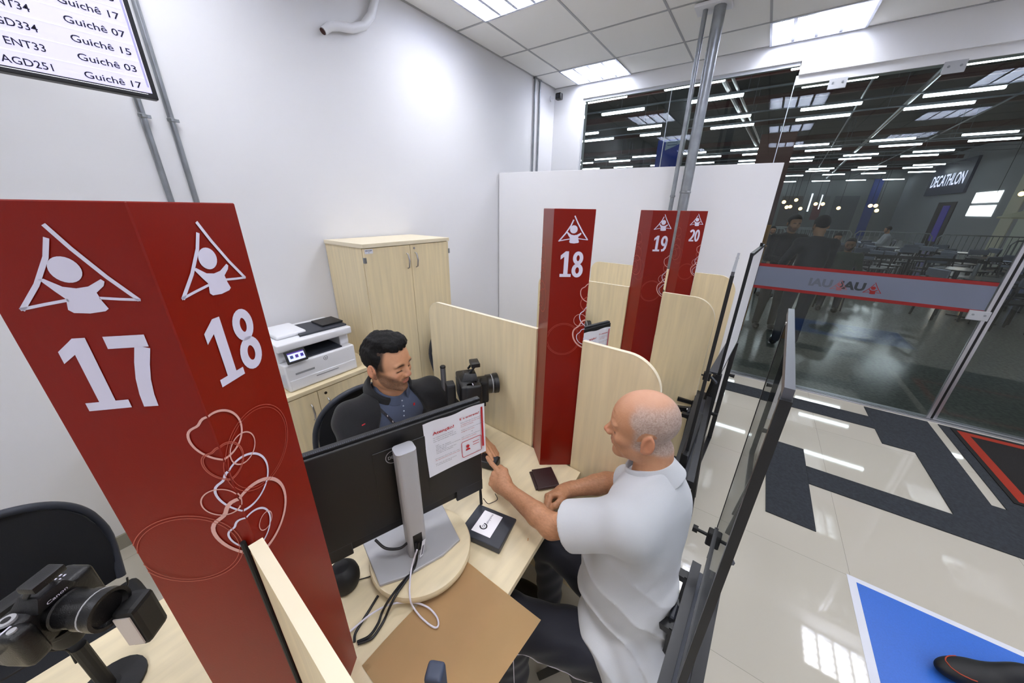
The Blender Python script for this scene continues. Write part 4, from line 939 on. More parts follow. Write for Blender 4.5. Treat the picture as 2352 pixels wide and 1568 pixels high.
pm = thing('person', 'bald man with grey fringe in a white polo, seated on a stool, pointing', 'person', (.78, .05, 0), 'people at booth 18')
oc = skin_color(HO, (208, 154, 118), (172, 112, 80), (178, 108, 94), 'old')
def man_cut(p): return smax(man_body(p), .0-(p[:, 2]-.0), .001)
def old_color(p):
    c = oc(p); arm = (p[:, 2] < .9)*(p[:, 1] > .2); n2 = hnoise(p*np.array([1, .5, 1]), 300, 9)
    return mixc(c, lin((132, 92, 62)), arm*(.10+.40*n2)*(1-sstep(np.abs(p[:, 1]-.42), .18, .30)))
me = sdf_mesh('body', man_body, (.48, -.14, .03), (1.14, .80, 1.34), .0024, SKIN_O, old_color); obj('body', me, None, pm)
SHIRT = mat('white_polo_cotton', (206, 208, 212), .85, bump=.25, bscale=700, sheen=.2)
def wr_shirt(p):
    # folds running from the belly round to the back, bunching above the seat
    a = p[:, 0]-.83; y = p[:, 1]-.06; z = p[:, 2]
    s1 = np.sin((z*1.0-.9*y+.5*a)*62+2.2*np.sin(y*14+z*8))*sstep(-z, -.74, -.50); s2 = np.sin((z+1.3*y)*38+3*np.sin(a*9))*sstep(-np.abs(z-.72), -.16, 0)
    s3 = vnoise(p, 24, 2); s4 = np.sin((z*.8+y*1.1)*85+2*vnoise(p, 16, 4))*sstep(-z, -.62, -.44)
    f1 = np.abs(np.sin((z-.75*y+.35*a)*30+1.6*np.sin(y*11+a*6)+1.2*vnoise(p, 7, 8)))**.6; return .0105*(f1-.6)*sstep(-z, -.95, -.62)+.0050*s1+.0036*s2+.0065*s3+.0024*s4
def cut_plane(p, o, n): n = np.array(n, dtype=np.float32); n /= np.linalg.norm(n); return (p-A3(o))@n
def shirt(p):
    o = .016; d = man_torso(p, o); d = smin(d, ell(p, (.770, .062, .490), (.160, .152, .095)), .05); d = smin(d, ell(p, (.830, .070, .69), (.135, .105, .15)), .06)
    z = p[:, 2]; hem = .410+.10*np.clip((p[:, 1]-.02)/.2, -.2, 1); d = smax(d, hem-z, .006)
    d = smax(d, cut_plane(p, (.90, .115, 1.088), (-.05, .50, .86)), .006)
    for sh, el, fr_, rr in ((shL, elL, .72, (.070, .074)), (shR, elR, .60, (.060, .064))):
        sh_, el_ = np.array(sh), np.array(el); e_ = sh_+(el_-sh_)*(fr_+.10); s_ = cap(p, sh, e_, rr[0], rr[1]); ax_ = (el_-sh_)/np.linalg.norm(el_-sh_)
        s_ = smax(s_+.25*wr_shirt(p), cut_plane(p, sh_+(el_-sh_)*fr_, ax_), .004); inner = cap(p, sh_, e_+ax_*.1, rr[0]-.011, rr[1]-.009)
        s_ = smax(s_, -smax(inner, -cut_plane(p, sh_+(el_-sh_)*(fr_-.22), ax_), .002), .002)
        d = smin(d+(0 if sh is not shL else wr_shirt(p)), s_, .028)
    return d
me = sdf_mesh('polo_shirt', shirt, (.55, -.20, .36), (1.15, .34, 1.10), .0042, SHIRT); po = obj('polo_shirt', me, None, pm)
def collar(p):
    q = p-A3((.902, .114, 1.074)); n = A3((-.05, .50, .86)); n /= np.linalg.norm(n); h_ = q@n; pl = q-h_[:, None]*n; pl[:, 1] *= .92; r = np.sqrt((pl*pl).sum(1)); ang = np.arctan2(pl[:, 1], pl[:, 0])
    R0 = .0665-.30*h_-.004*np.cos(2*ang); d = np.abs(r-R0)-.0038; d = smax(d, np.abs(h_+.012)-.031-.004*np.cos(ang*2), .003)
    front = np.abs(np.arctan2(pl[:, 0]+.012, pl[:, 1])); return smax(d, .16-front*1.0 if False else (.13-front)*.06, .002)
me = sdf_mesh('collar', collar, (.78, -.02, .98), (1.02, .22, 1.13), .0022, SHIRT); obj('collar', me, None, po)
PANTS = mat('navy_track_trousers', (20, 23, 38), .7, bump=.15, bscale=200, sheen=.15)
def pants(p):
    d = man_legs(p, .004)+.004*vnoise(p, 26, 5)+.002*np.sin((p[:, 2]+p[:, 1])*70+3*vnoise(p, 12)); d = smax(d, p[:, 2]-.56, .01); return smax(d, .085-p[:, 2], .003)
me = sdf_mesh('trousers', pants, (.46, -.14, .06), (1.06, .56, .60), .005, PANTS); pn = obj('trousers', me, None, pm)
def stripe(p0, p1, r0, r1, dirv, wob, n=40):
    pts = []
    for i in range(n+1):
        f = i/n; a = Vector(p0).lerp(Vector(p1), f); d = (Vector(p1)-Vector(p0)).normalized(); dv = Vector(dirv); dv = (dv-d*dv.dot(d)).normalized(); x = a+dv*(r0+(r1-r0)*f)
        t_ = A3([x]); 
        for _ in range(12):
            v_ = float(pants(t_)[0]); t_ = t_-A3(list(dv))*(v_-.0006)
        pts.append(Vector(t_[0])+Vector((0, 0, wob*math.sin(f*31)+wob*.6*math.sin(f*57+1))))
    return pts
WST = mat('white_piping', (232, 226, 240), .6)
g = MB().tube(stripe((.715, .06, .485), (.592, .385, .490), .10, .07, (-1, -.30, -.48), .0030), .0016, 6); g.tube(stripe((.592, .395, .47), (.600, .385, .12), .072, .055, (-.8, -.6, 0), .0008), .0016, 6)
obj('side_piping', g, WST, pn, smooth=True)
for cx, cy, a in ((.595, .440, .0), (.935, .480, .0)):
    sd = lambda p, cx=cx, cy=cy: smax(smin(ell(p, (cx, cy+.03, .040), (.046, .125, .042)), ell(p, (cx, cy-.045, .062), (.040, .052, .055)), .03), .002-p[:, 2], .003)
    obj('shoe', sdf_mesh('shoe', sd, (cx-.06, cy-.13, -.01), (cx+.06, cy+.18, .13), .005, BLK2), None, pm)
# stool under the man
t = thing('stool', 'black steel-legged stool under the seated man in the white polo', 'stool', (.775, .06, 0))
obj('seat', MB().lathe([(.150, .355), (.165, .362), (.165, .388), (.150, .398), (0, .400)], (.775, .055, 0), 32), mat('black_seat_vinyl', (20, 20, 24), .5), t, smooth=True)
for a, b_ in (((.650, .215, .352), (.715, .330, .0)), ((.665, .205, .352), (.700, .085, .0)), ((.725, .0, .352), (.800, -.12, .0)), ((.88, .02, .352), (.93, -.13, .0)), ((.89, .12, .352), (.92, .25, .0))):
    obj('leg', MB().bar(a, b_, .026, .026), STEELB, t)
# ---- clerk behind the monitor
HY = Head((.742, 1.165, 1.176), -74, -4, 0, False, 1.0)
csL, ceL, cwL = (.925, 1.135, .960), (1.015, .985, .795), (.957, .850, .800); csR, ceR, cwR = (.578, 1.200, .975), (.475, 1.060, .790), (.600, .900, .785)
def cl_torso(p, o=0.0):
    d = ell(p, (.748, 1.205, .860), (.165+o, .110+o, .18+o)); d = smin(d, ell(p, (.750, 1.225, .64), (.150+o, .125+o, .17+o)), .08); d = smin(d, cap(p, csL, csR, .058+o, .058+o), .06)
    return smin(d, cap(p, (.750, 1.195, .98), (.748, 1.180, 1.07), .075+o*.5, .050), .05)
def cl_arms(p, o=0.0):
    d = smin(cap(p, csL, ceL, .050+o, .043+o), cap(p, ceL, cwL, .041+o, .028+o), .02); e = smin(cap(p, csR, ceR, .050+o, .043+o), cap(p, ceR, cwR, .041+o, .028+o), .02); return np.minimum(d, e)
def cl_body(p):
    d = smin(cl_torso(p, -.014), cl_arms(p, -.008), .02); d = smin(d, cap(p, (.750, 1.190, 1.03), (.738, 1.190, 1.130), .056, .052), .03)
    d = smin(d, chain(p, [(.67, 1.22, .52), (.62, .86, .52), (.62, .90, .10)], [.085, .06, .045], .03), .03); d = smin(d, chain(p, [(.83, 1.22, .52), (.87, .86, .52), (.87, .90, .10)], [.085, .06, .045], .03), .03)
    d = smin(d, near(p, HY.c, .30, HY.sdf), .013)
    h1 = lambda q: hand_sdf(q, cwL, (-.18, -.97, -.08), (.45, -.12, .88), (-.9, .15, -.2), ((.25, .35, .2), (.30, .45, .25), (.35, .5, .3), (.4, .55, .3)), (.5, .5, .5)); d = smin(d, near(p, (.94, .77, .80), .26, h1), .012)
    h2 = lambda q: hand_sdf(q, cwR, (.55, -.83, -.05), (.1, -.1, 1), (.8, .5, 0), ((.2, .4, .3),)*4, (.6, .4, .3)); return smin(d, near(p, (.65, .82, .79), .26, h2), .012)
pc_ = thing('person', 'dark-haired bearded clerk in a black jacket looking down behind the monitor', 'person', (.75, 1.22, 0), 'people at booth 18')
yc = skin_color(HY, (206, 152, 114), (172, 116, 82), (176, 104, 92), 'young')
me = sdf_mesh('body', cl_body, (.40, .62, .05), (1.10, 1.42, 1.34), .0024, SKIN_Y, yc); obj('body', me, None, pc_)
HAIR = mat('black_hair', (10, 8, 9), .62, spec=.25, bump=.9, bscale=260, var=.4, vscale=120, stretch=(1, 1, .3))
def hair(p):
    q = HY.loc(p); ax = q.copy(); ax[:, 0] = np.abs(ax[:, 0]); n = .0035*vnoise(p, 75, 1)+.0022*np.sin(q[:, 0]*190+4*vnoise(p, 40, 2))+.0016*vnoise(p, 330, 4)
    d = ell(q, (0, -.014, .044), (.0805, .099, .088)); d = smin(d, ell(q, (.0, .044, .102), (.058, .042, .026)), .025); d = smin(d, ell(q, (.0, .0, .112), (.060, .070, .026)), .025)
    line = q[:, 2]-(.058+.55*np.maximum(-q[:, 1]+.055, -.3)*-1.0)   # front hairline
    d = smax(d, -(q[:, 2]-.084)-np.where(q[:, 1] < .045, (.045-q[:, 1])*2.4, 0), .006)
    d = smax(d, -(q[:, 2]+.020)-np.where(q[:, 1] < -.030, (-.030-q[:, 1])*1.6, 0), .006)
    d = smax(d, -ell(ax, (.080, -.008, -.012), (.018, .020, .030)), .004); return d+n
me = sdf_mesh('hair', hair, tuple(HY.c-.17), tuple(HY.c+.17), .0028, HAIR); obj('hair', me, None, pc_)
bm_strands = MB(); rs_ = random.Random(3)
for i in range(70):
    a = rs_.uniform(-1.2, 1.2); x = .055*math.sin(a); y0 = rs_.uniform(-.03, .045); z0 = .128-9*x*x-7*max(0, y0)**2; q0 = (x, y0, z0+.004); q1 = (x*1.1+rs_.uniform(-.01, .01), y0+.014, z0+.013+rs_.uniform(-.004, .004)); q2 = (x*1.15, y0+.03, z0+.004)
    bm_strands.tube(sub([tuple(HY.w(q_)) for q_ in (q0, q1, q2)], 3), .00045, 4)
o = obj('hair_strands', bm_strands, HAIR, pc_); o['kind'] = 'stuff'
BSH = mat('slate_blue_polo', (70, 78, 98), .8, bump=.4, bscale=800); JK = mat('black_fleece', (17, 16, 19), .9, bump=.5, bscale=350, sheen=.1)
def cshirt(p): 
    d = cl_torso(p, .004)+.003*vnoise(p, 26, 3); d = smax(d, cut_plane(p, (.750, 1.165, 1.052), (.02, -.42, .9)), .004); return smax(d, .60-p[:, 2], .01)
me = sdf_mesh('polo_shirt', cshirt, (.53, 1.03, .58), (.98, 1.40, 1.10), .0045, BSH); sh_o = obj('polo_shirt', me, None, pc_)
def ccollar(p):
    q = p-A3((.7505, 1.165, 1.060)); n = A3((.02, -.42, .9)); n /= np.linalg.norm(n); h_ = q@n; pl = q-h_[:, None]*n; r = np.sqrt((pl*pl).sum(1)); fr = np.abs(np.arctan2(pl[:, 0]-.010, -pl[:, 1]))
    d = np.abs(r-(.072-.5*h_))-.0035; d = smax(d, np.abs(h_+.008)-.020, .003); return smax(d, (.28-fr)*.06, .002)
me = sdf_mesh('collar', ccollar, (.63, 1.04, .98), (.87, 1.28, 1.11), .0025, BSH); obj('collar', me, None, sh_o)
def jacket(p):
    o = .020; d = cl_torso(p, o); d = smin(d, cl_arms(p, .014), .03)+.005*vnoise(p, 22, 6)+.0022*np.sin((p[:, 2]+.7*p[:, 0])*60+2*vnoise(p, 14))
    # wide open front: wedge seen between the lapels
    x = p[:, 0]-.738; wd = .060+.34*np.clip(1.08-p[:, 2], 0, .16); open_ = np.maximum(np.abs(x)-wd, p[:, 1]-1.185)
    d = smax(d, -open_, .008); nk = cap(p, (.750, 1.17, .99), (.742, 1.14, 1.16), .070, .080); d = smax(d, -nk, .008)
    d = smin(d, smax(smax(cap(p, (.750, 1.195, 1.00), (.745, 1.185, 1.085), .094, .082), -cap(p, (.750, 1.18, .99), (.742, 1.14, 1.13), .070, .074), .006), np.maximum(p[:, 2]-1.095, p[:, 1]*1.0-9), .004) if True else d, .02) if False else d
    # cuffs
    for el, wr in ((ceL, cwL), (ceR, cwR)): ax_ = (np.array(wr)-np.array(el)); L_ = np.linalg.norm(ax_); ax_ = ax_/L_; loc_ = np.sqrt(((p-A3(wr))**2).sum(1)) < .12; c_ = cut_plane(p, np.array(el)+ax_*L_*.90, ax_); d = np.where(loc_, np.maximum(d, c_), d)
    return smax(d, .56-p[:, 2], .01)
me = sdf_mesh('jacket', jacket, (.38, .80, .54), (1.12, 1.44, 1.16), .005, JK); jo = obj('jacket', me, None, pc_)
def jcollar(p):
    q = p-A3((.750, 1.185, 1.055)); n = A3((.02, -.50, .86)); n /= np.linalg.norm(n); h_ = q@n; pl = q-h_[:, None]*n; r = np.sqrt((pl*pl).sum(1)); fr = np.abs(np.arctan2(pl[:, 0]-.012, -pl[:, 1]))
    d = np.abs(r-(.092-.15*h_))-.008; d = smax(d, np.abs(h_)-.030, .008); return smax(d, (.75-fr)*.08, .006)+.001*vnoise(p, 60)
me = sdf_mesh('hood_collar', jcollar, (.60, 1.02, .95), (.90, 1.33, 1.14), .004, JK); obj('hood_collar', me, None, jo)
# lanyard, shirt emblem, sleeve mark: laid on the clothing surface
def onto(fn, x, z, y0=.95, e=.002):
    p = A3([[x, y0, z]])
    for _ in range(500):
        if float(fn(p)[0]) < 0: break
        p = p+A3((0, .0008, 0))
    return (float(p[0, 0]), float(p[0, 1])-e, float(p[0, 2]))
LAN = mat('lanyard_ribbon', (24, 20, 30), .6)
g = MB(); lp = [onto(cshirt, .655+.080*f, 1.010-.17*f, e=.003) for f in [i/10 for i in range(11)]]
for a, b_ in zip(lp, lp[1:]): g.bar(a, b_, .011, .0015, (0, -1, 0))
lo_ = obj('lanyard', g, LAN, pc_)
g = MB()
for i in (2, 4, 6, 8): a = Vector(lp[i]); g.bar(a+Vector((0, -.0012, .005)), a+Vector((.002, -.0012, -.004)), .0035, .001, (0, -1, 0))
obj('lanyard_print', g, mat('lanyard_print', (200, 190, 190), .6), lo_)
g = MB().box(-.004, .004, -.001, .001, -.006, .006, T(onto(cshirt, .800, .975))); obj('shirt_emblem', g, INKR, sh_o)
g = MB()
for k in range(4): g.ball(onto(cshirt, .750-.003*k, 1.012-.022*k, e=.001), .0035, 5)
obj('button', g, mat('pale_button', (170, 176, 190), .4), sh_o)
g = MB().box(-.007, .007, -.001, .001, -.002, .002, T(onto(jacket, .572, .985, .9)))
obj('sleeve_mark', g, INKR, jo)
# office chair of the clerk
def office_chair(M, label, mesh_back=True):
    t = thing('office_chair', label, 'chair', M, 'black staff chairs'); BK = mat('chair_mesh', (22, 24, 30), .7, bump=.5, bscale=500)
    g = MB(); n = 16; rim = []
    for i in range(n+1):
        a = PI*i/n; rim.append((.225*math.cos(a)*(1-.05*math.sin(a)), .235+.0*a+.05*math.cos(a)**2-.03, .66+.30*math.sin(a)**.7))
    full_ = [(.20, .215, .50)]+rim+[(-.20, .215, .50)]
    obj('back_frame', MB().tube(sub(full_, 3), .013, 10), DGR, t, local=True, smooth=True)
    g = MB(); g.prism([(p_[0]*.97, p_[2]-.004) for p_ in full_][::-1], -.006, .010, Matrix(((1, 0, 0, 0), (0, 0, -1, .232), (0, 1, 0, 0), (0, 0, 0, 1)))); obj('backrest', g, BK, t, local=True)
    g = MB().box(-.23, .23, -.22, .20, .43, .49); g.bevel(.03, 3); obj('seat', g, BK, t, local=True, smooth=True)
    obj('gas_column', MB().tube([(0, 0, .08), (0, 0, .43)], .025, 12), STEELB, t, local=True); obj('back_bar', MB().bar((0, .18, .45), (0, .245, .56), .06, .012), STEELB, t, local=True)
    for k in range(5):
        a = 2*PI*k/5+.3; l_ = obj('base_arm', MB().bar((.03*math.cos(a), .03*math.sin(a), .085), (.28*math.cos(a), .28*math.sin(a), .065), .04, .022), STEELB, t, local=True)
        obj('castor', MB().lathe([(.022, -.012), (.026, -.006), (.026, .006), (.022, .012)], M=T((.28*math.cos(a), .28*math.sin(a), .0265)) @ Rz(a) @ Matrix.Rotation(PI/2, 4, 'X'), n=14), BLK2, l_, local=True)
    return t
office_chair(T((.72, 1.24, 0)) @ Rz(math.radians(-8)), 'black office chair holding the dark-haired clerk')
# ------------------------------------------------------------------ clear screens, whiteboard
CLEAR = glassmat('clear_acrylic', (238, 242, 244), .8)
def screen_stand(u0, u1, v, label, zt=1.585, zb=.90, rz=0):
    """clear screen in a thin frame on a folding steel trestle; runs along the counter row"""
    t = thing('screen_stand', label, 'screen', RM((u0+u1)/2, v, 0, rz), 'clear screens in the waiting aisle'); w2 = (u1-u0)/2
    obj('screen_panel', MB().box(-w2+.006, w2-.006, -.002, .002, zb+.006, zt-.006), CLEAR, t, local=True)
    tp = obj('top_rail', MB().bar((-w2, 0, zt), (w2, 0, zt), .011, .015), mat('grey_rail', (96, 97, 104), .35, .4), t, local=True)
    obj('rail_bolt', MB().tube([(w2*.55, -.0072, zt-.002), (w2*.55, .0072, zt-.002)], .0035, 10), CHROME, tp, local=True)
    obj('near_post', MB().bar((-w2, 0, zb-.12), (-w2, 0, zt-.007), .013, .013), STEELB, t, local=True)
    obj('far_post', MB().bar((w2, 0, zb-.12), (w2, 0, zt-.010), .006, .008), STEELB, t, local=True)
    obj('bottom_rail', MB().bar((-w2, 0, zb), (w2, 0, zb), .014, .016), STEELB, t, local=True)
    for x in (w2-.004,):
        k_ = obj('clamp', MB().box(x-.018, x+.012, -.020, .020, zb-.055, zb-.005).bevel(.003, 1), BLK2, t, local=True)
        obj('clamp_knob', MB().tube([(x, .020, zb-.03), (x, .046, zb-.03), (x, .046, zb-.03), (x, .060, zb-.03)], [.005, .005, .011, .011], 8), BLK2, k_, local=True)
        obj('clamp_bar', MB().bar((x, -.020, zb-.03), (x-.05, -.055, zb-.04), .012, .012), DGR, k_, local=True)
    # trestle: two long tubes, cross tubes and a folding leg pair toward the counter
    for y in (.022, -.040): obj('long_tube', MB().bar((-w2-.12, y, .72), (w2, y, .72), .026, .036), STEELB, t, local=True)
    obj('trestle_plate', MB().box(-w2-.10, w2-.01, -.026, .008, .712, .716), DGR, t, local=True)
    for x, yy in ((w2-.03, .125), (w2-.21, .075)):
        obj('cross_tube', MB().bar((x, .036, .685), (x-.0, yy, .685), .030, .022), STEELB, t, local=True)
        obj('leg', MB().bar((x, .03, .70), (x+.0, .03, .0), .026, .026), STEELB, t, local=True)
        obj('leg', MB().bar((x, -.04, .70), (x+.0, -.10, .0), .026, .026), STEELB, t, local=True)
    obj('brace', MB().bar((w2-.14, .037, .690), (w2-.17, .11, .690), .024, .030), STEELB, t, local=True)
    hg = obj('hinge', MB().box(w2-.20, w2-.15, .036, .052, .655, .712).bevel(.004, 1), DGR, t, local=True)
    obj('hinge_bolt', MB().tube([(w2-.165, .052, .70), (w2-.165, .058, .70)], .006, 8), CHROME, hg, local=True)
    return t
screen_stand(.452, .918, -.553, 'nearest clear screen on a black steel trestle, right of the seated man')
t2 = screen_stand(1.40, 2.11, -.358, 'second clear screen seen edge-on beside the farther dividers', rz=.077)
# whiteboard stand
t = thing('whiteboard', 'whiteboard on a black wheeled stand at the far end of the aisle', 'whiteboard', RM(2.48, -.42, 0))
P0, P1 = L(2.133, -.387), L(2.818, -.400)
ax = (P1-P0).normalized(); WBM = frame(P0, ax, (-ax.y, ax.x, 0)); Lw = (P1-P0).length
# WBM: x along board, y toward counter, z up
bd = obj('board', MB().box(.012, Lw-.012, -.006, .006, .905, 1.578, WBM), mat('whiteboard_face', (250, 250, 252), .35), t)
for nm, a, b_ in (('frame_side', (0, 0, .90), (0, 0, 1.59)), ('frame_side', (Lw, 0, .90), (Lw, 0, 1.59)), ('frame_top', (-.007, 0, 1.587), (Lw+.007, 0, 1.587)), ('frame_bottom', (-.007, 0, .897), (Lw+.007, 0, .897))):
    obj(nm, MB().bar(WBM @ Vector(a), WBM @ Vector(b_), .016, .016), STEELB, t)
obj('tray', MB().box(.0, Lw, .008, .055, .880, .892, WBM), DGR, t)
obj('top_knob', MB().lathe([(.009, 0), (.009, .020)], WBM @ Vector((Lw*.72, 0, 1.595)), 10), BLK2, t)
for x in (0.0, Lw):
    obj('stand_post', MB().bar(WBM @ Vector((x, .0, .03)), WBM @ Vector((x, .0, .888)), .032, .032), STEELB, t)
    obj('clamp_knob', MB().tube([WBM @ Vector((x, -.016, .62)), WBM @ Vector((x, -.05, .62))], [.010, .014], 10), BLK2, t)
obj('floor_rail', MB().bar(WBM @ Vector((-.05, 0, .016)), WBM @ Vector((Lw+.05, 0, .016)), .030, .030), STEELB, t)
# folding chairs / footrests between the stands and the counter (black steel frames behind the man)
def visitor_chair(M, label):
    t = thing('visitor_chair', label, 'chair', M, 'black visitor chairs')
    for x in (-.2, .2):
        for y in (-.19, .19): obj('leg', MB().bar((x*1.05, y*1.1, 0), (x, y, .43), .025, .025), STEELB, t, local=True)
    g = MB().box(-.22, .22, -.22, .22, .43, .47); g.bevel(.012, 2); obj('seat', g, mat('black_seat_vinyl', (20, 20, 24), .5), t, local=True)
    obj('side_rail', MB().bar((-.2, -.2, .22), (-.2, .2, .22), .022, .022), STEELB, t, local=True); obj('side_rail', MB().bar((.2, -.2, .22), (.2, .2, .22), .022, .022), STEELB, t, local=True)
    for x in (-.2, .2): obj('back_post', MB().bar((x, -.20, .44), (x, -.24, .80), .022, .022), STEELB, t, local=True)
    g = MB().box(-.2, .2, -.252, -.222, .58, .80); g.bevel(.01, 2); obj('backrest', g, MATS['black_seat_vinyl'], t, local=True)
    return t
visitor_chair(RM(1.56, -.14, 0, math.radians(2)), 'black steel visitor chair behind the bald man, partly hidden')
visitor_chair(RM(2.50, -.12, 0, 0), 'black steel visitor chair beyond the second divider')
# ------------------------------------------------------------------ rigs, monitors and chairs of the other booths
rg17 = photo_rig(RM(-.275, .470, DESKZ-.0, CA(38)), 'big black photo camera with a light head at the bottom left, booth 17', 1.05, -90, -.065, .115)
rg19 = photo_rig(RM(1.92, .52, DESKZ, CA(42)), 'black photo camera peeking over the divider left of column 19')
m19, _ = make_monitor(.355+PIT, .166, MA, 'small black monitor with a taped notice behind column 18', .794, False)
NX2 = RM(.355+PIT, .166, .794, MA) @ Matrix(((1, 0, 0, .055), (0, 0, -1, YB), (0, 1, 0, .200), (0, 0, 0, 1)))
notice(NX2, .205, .205, 'white notice taped on the monitor just right of column 18')
m20, _ = make_monitor(.355+2*PIT, .166, MA, 'black monitor behind column 19, only its corner showing', .794, False)
NX3 = RM(.355+2*PIT, .166, .794, MA) @ Matrix(((1, 0, 0, .055), (0, 0, -1, YB), (0, 1, 0, .200), (0, 0, 0, 1)))
notice(NX3, .205, .205, 'white notice on the monitor behind column 19')
office_chair(RM(-.44, .93, -.03, math.radians(10)), 'black office chair at the far left edge behind the big camera')
office_chair(RM(1.62, 1.20, 0, math.radians(-20)), 'black office chair seen as a dark sliver left of column 18')
# blurred object at the lower edge: top of a post
PT = T((.150, .222, .76)) @ Rz(.5)
tag(obj('post_tip', MB().box(-.012, .012, -.012, .012, .0, .462, PT).bevel(.006, 3), mat('blue_grey_plastic', (56, 64, 84), .5), smooth=True), 'blurred blue-grey post tip at the bottom edge over the brown paper', 'post')
# ------------------------------------------------------------------ floor mats
CARP = mat('charcoal_carpet_tile', (44, 48, 54), .95, var=.35, vscale=60, bump=.6, bscale=300)
def mat_piece(label, polys, m, z1=.006):
    g = MB()
    for p in polys: g.prism(p, .0004, z1)
    return tag(obj('carpet_tiles', g, m), label, 'carpet', 'carpet tile layout on the floor')
R4 = lambda x0, x1, y0, y1: [(x0, y0), (x1, y0), (x1, y1), (x0, y1)]
mat_piece('charcoal carpet plank lying on the tiles right of the near screen', [R4(2.266, 3.19, -.68, -.43)], CARP)
mat_piece('charcoal carpet strip running from the plank toward the doormat', [R4(2.738, 2.955, -4.0, -.681)], CARP)
mat_piece('charcoal carpet strip beside the foot of the glass wall', [R4(3.94, 4.175, -1.23, .9)], CARP)
mat_piece('large charcoal carpet patch around the red-edged doormat', [R4(2.9555, 3.69, -1.66, -1.42), R4(3.69, 3.9395, -1.66, -1.2305), R4(3.94, 4.39, -1.66, -1.2305), R4(2.9555, 3.22, -4.0, -1.6605), R4(3.2205, 4.39, -4, -1.725)], CARP)
t = thing('doormat', 'black doormat with an orange-red border at the right edge', 'doormat', (3.85, -2.5, 0))
obj('mat_field', MB().box(3.33, 4.36, -3.4, -1.79, .0065, .012), mat('black_mat', (24, 20, 20), .95, bump=.6, bscale=300, var=.3, vscale=80), t)
g = MB()
for x0, x1, y0, y1 in ((3.36, 4.33, -1.88, -1.82), (3.36, 3.42, -3.37, -1.881), (4.27, 4.33, -3.37, -1.881)): g.box(x0, x1, y0, y1, .0121, .0130)
obj('border', g, mat('orange_border', (150, 38, 12), .9, bump=.5, bscale=300), t)
t = thing('floor_decal', 'blue floor decal with a white edge and wheelchair symbol, bottom right', 'floor decal', (1.6, -1.5, 0))
obj('white_edge', MB().box(1.10, 2.036, -2.20, -.786, .0004, .0012), mat('decal_white', (214, 216, 226), .35), t)
obj('blue_field', MB().box(1.13, 2.006, -2.17, -.820, .0013, .0018), mat('decal_blue', (52, 106, 200), .38, var=.08, vscale=200), t)
g = MB(); DMx = Matrix(((0, -1, 0, 1.60), (-1, 0, 0, -1.62), (0, 0, 1, .0022), (0, 0, 0, 1)))
g.ribbon(arc(-.03, -.06, .17, 100, 345, 30), .035, DMx); g.ribbon([(-.05, .22), (-.03, .05), (.12, .05), (.19, -.12), (.26, -.10)], .045, DMx); g.poly(arc(-.055, .28, .045, 0, 360, 18)[:-1], DMx); g.ribbon([(-.04, .13), (.09, .13)], .035, DMx)
obj('wheelchair_symbol', g, MATS['decal_white'], t, fix=False)
# photographer's-side shoe standing on the blue decal
t = thing('shoe', 'black shoe toe with an orange seam on the blue floor decal', 'shoe', (1.770, -1.176, .002))
SC_, SF_ = np.array([1.7698, -1.1765]), np.array([-0.4191, 0.9080])
def shoe_s(p):
    qx, qy = p[:, 0]-SC_[0], p[:, 1]-SC_[1]; x = qx*SF_[0]+qy*SF_[1]; y = -qx*SF_[1]+qy*SF_[0]; Q = np.stack([x, y, p[:, 2]], 1).astype(np.float32)
    d = ell(Q, (.06, 0, .042), (.13, .052, .046)); d = smin(d, ell(Q, (-.09, 0, .065), (.10, .046, .070)), .04); return smax(d, .003-Q[:, 2], .006)
obj('shoe_upper', sdf_mesh('shoe_upper', shoe_s, (SC_[0]-.26, SC_[1]-.26, -.01), (SC_[0]+.26, SC_[1]+.26, .15), .005, BLK2), None, t)
pts = []
for i in range(25):
    a = -1.35+2.7*i/24; lx, ly = .075+.085*math.cos(a), .043*math.sin(a); wx, wy = SC_[0]+lx*SF_[0]-ly*SF_[1], SC_[1]+lx*SF_[1]+ly*SF_[0]; z = .13
    while z > .004 and float(shoe_s(A3([[wx, wy, z]]))[0]) > .0008: z -= .002
    pts.append((wx, wy, z+.001))
obj('seam', MB().tube(pts, .0022, 6), mat('orange_seam', (170, 60, 30), .6), t)
# ------------------------------------------------------------------ glass front
GLASS = glassmat('shop_glass', (238, 244, 242), 1.0)
PN = [0]
def pane(y0, y1, z0, z1, x, label):
    PN[0] += 1; o = obj('window_%d' % PN[0], MB().box(x-.004, x+.004, y0, y1, z0, z1), GLASS); o['kind'] = 'structure'; return o
XG = 4.452
pane(1.113, 2.088, .0, 3.0, XG, 'left glass pane above the white partition, next to the corner')
pane(.062, 1.107, .0, 3.0, XG, 'middle glass pane above the white partition, crossed by the conduits')
pane(-1.665, .052, .012, 2.86, XG+.02, 'wide glass door pane carrying the red and grey band')
pane(-4.5, -1.735, .012, 2.86, XG+.05, 'dark glass pane at the right edge beyond the aluminium post')
SIL = mat('glass_edge', (196, 206, 216), .25, emit=None)
for y, z1, lb in ((1.110, 3.0, 'bright glass joint line above the partition, left of the conduits'), (.057, 2.9, 'bright glass joint line right of the conduits above the partition')):
    tag(obj('glass_joint', MB().box(XG-.006, XG+.006, y-.003, y+.003, 0, z1), SIL), lb, 'joint')
t = thing('door_post', 'double aluminium post between the two right glass panes', 'post', (XG+.02, -1.70, 0))
obj('post_profile', MB().box(XG+.005, XG+.035, -1.690, -1.668, 0, 2.86), ALU, t); obj('post_profile', MB().box(XG+.020, XG+.055, -1.733, -1.712, 0, 2.86), ALU, t); obj('brush_seal', MB().box(XG+.022, XG+.040, -1.711, -1.691, 0, 2.86), BLK2, t)
t = thing('floor_track', 'aluminium floor track along the foot of the glass wall', 'track', (XG, -1, 0))
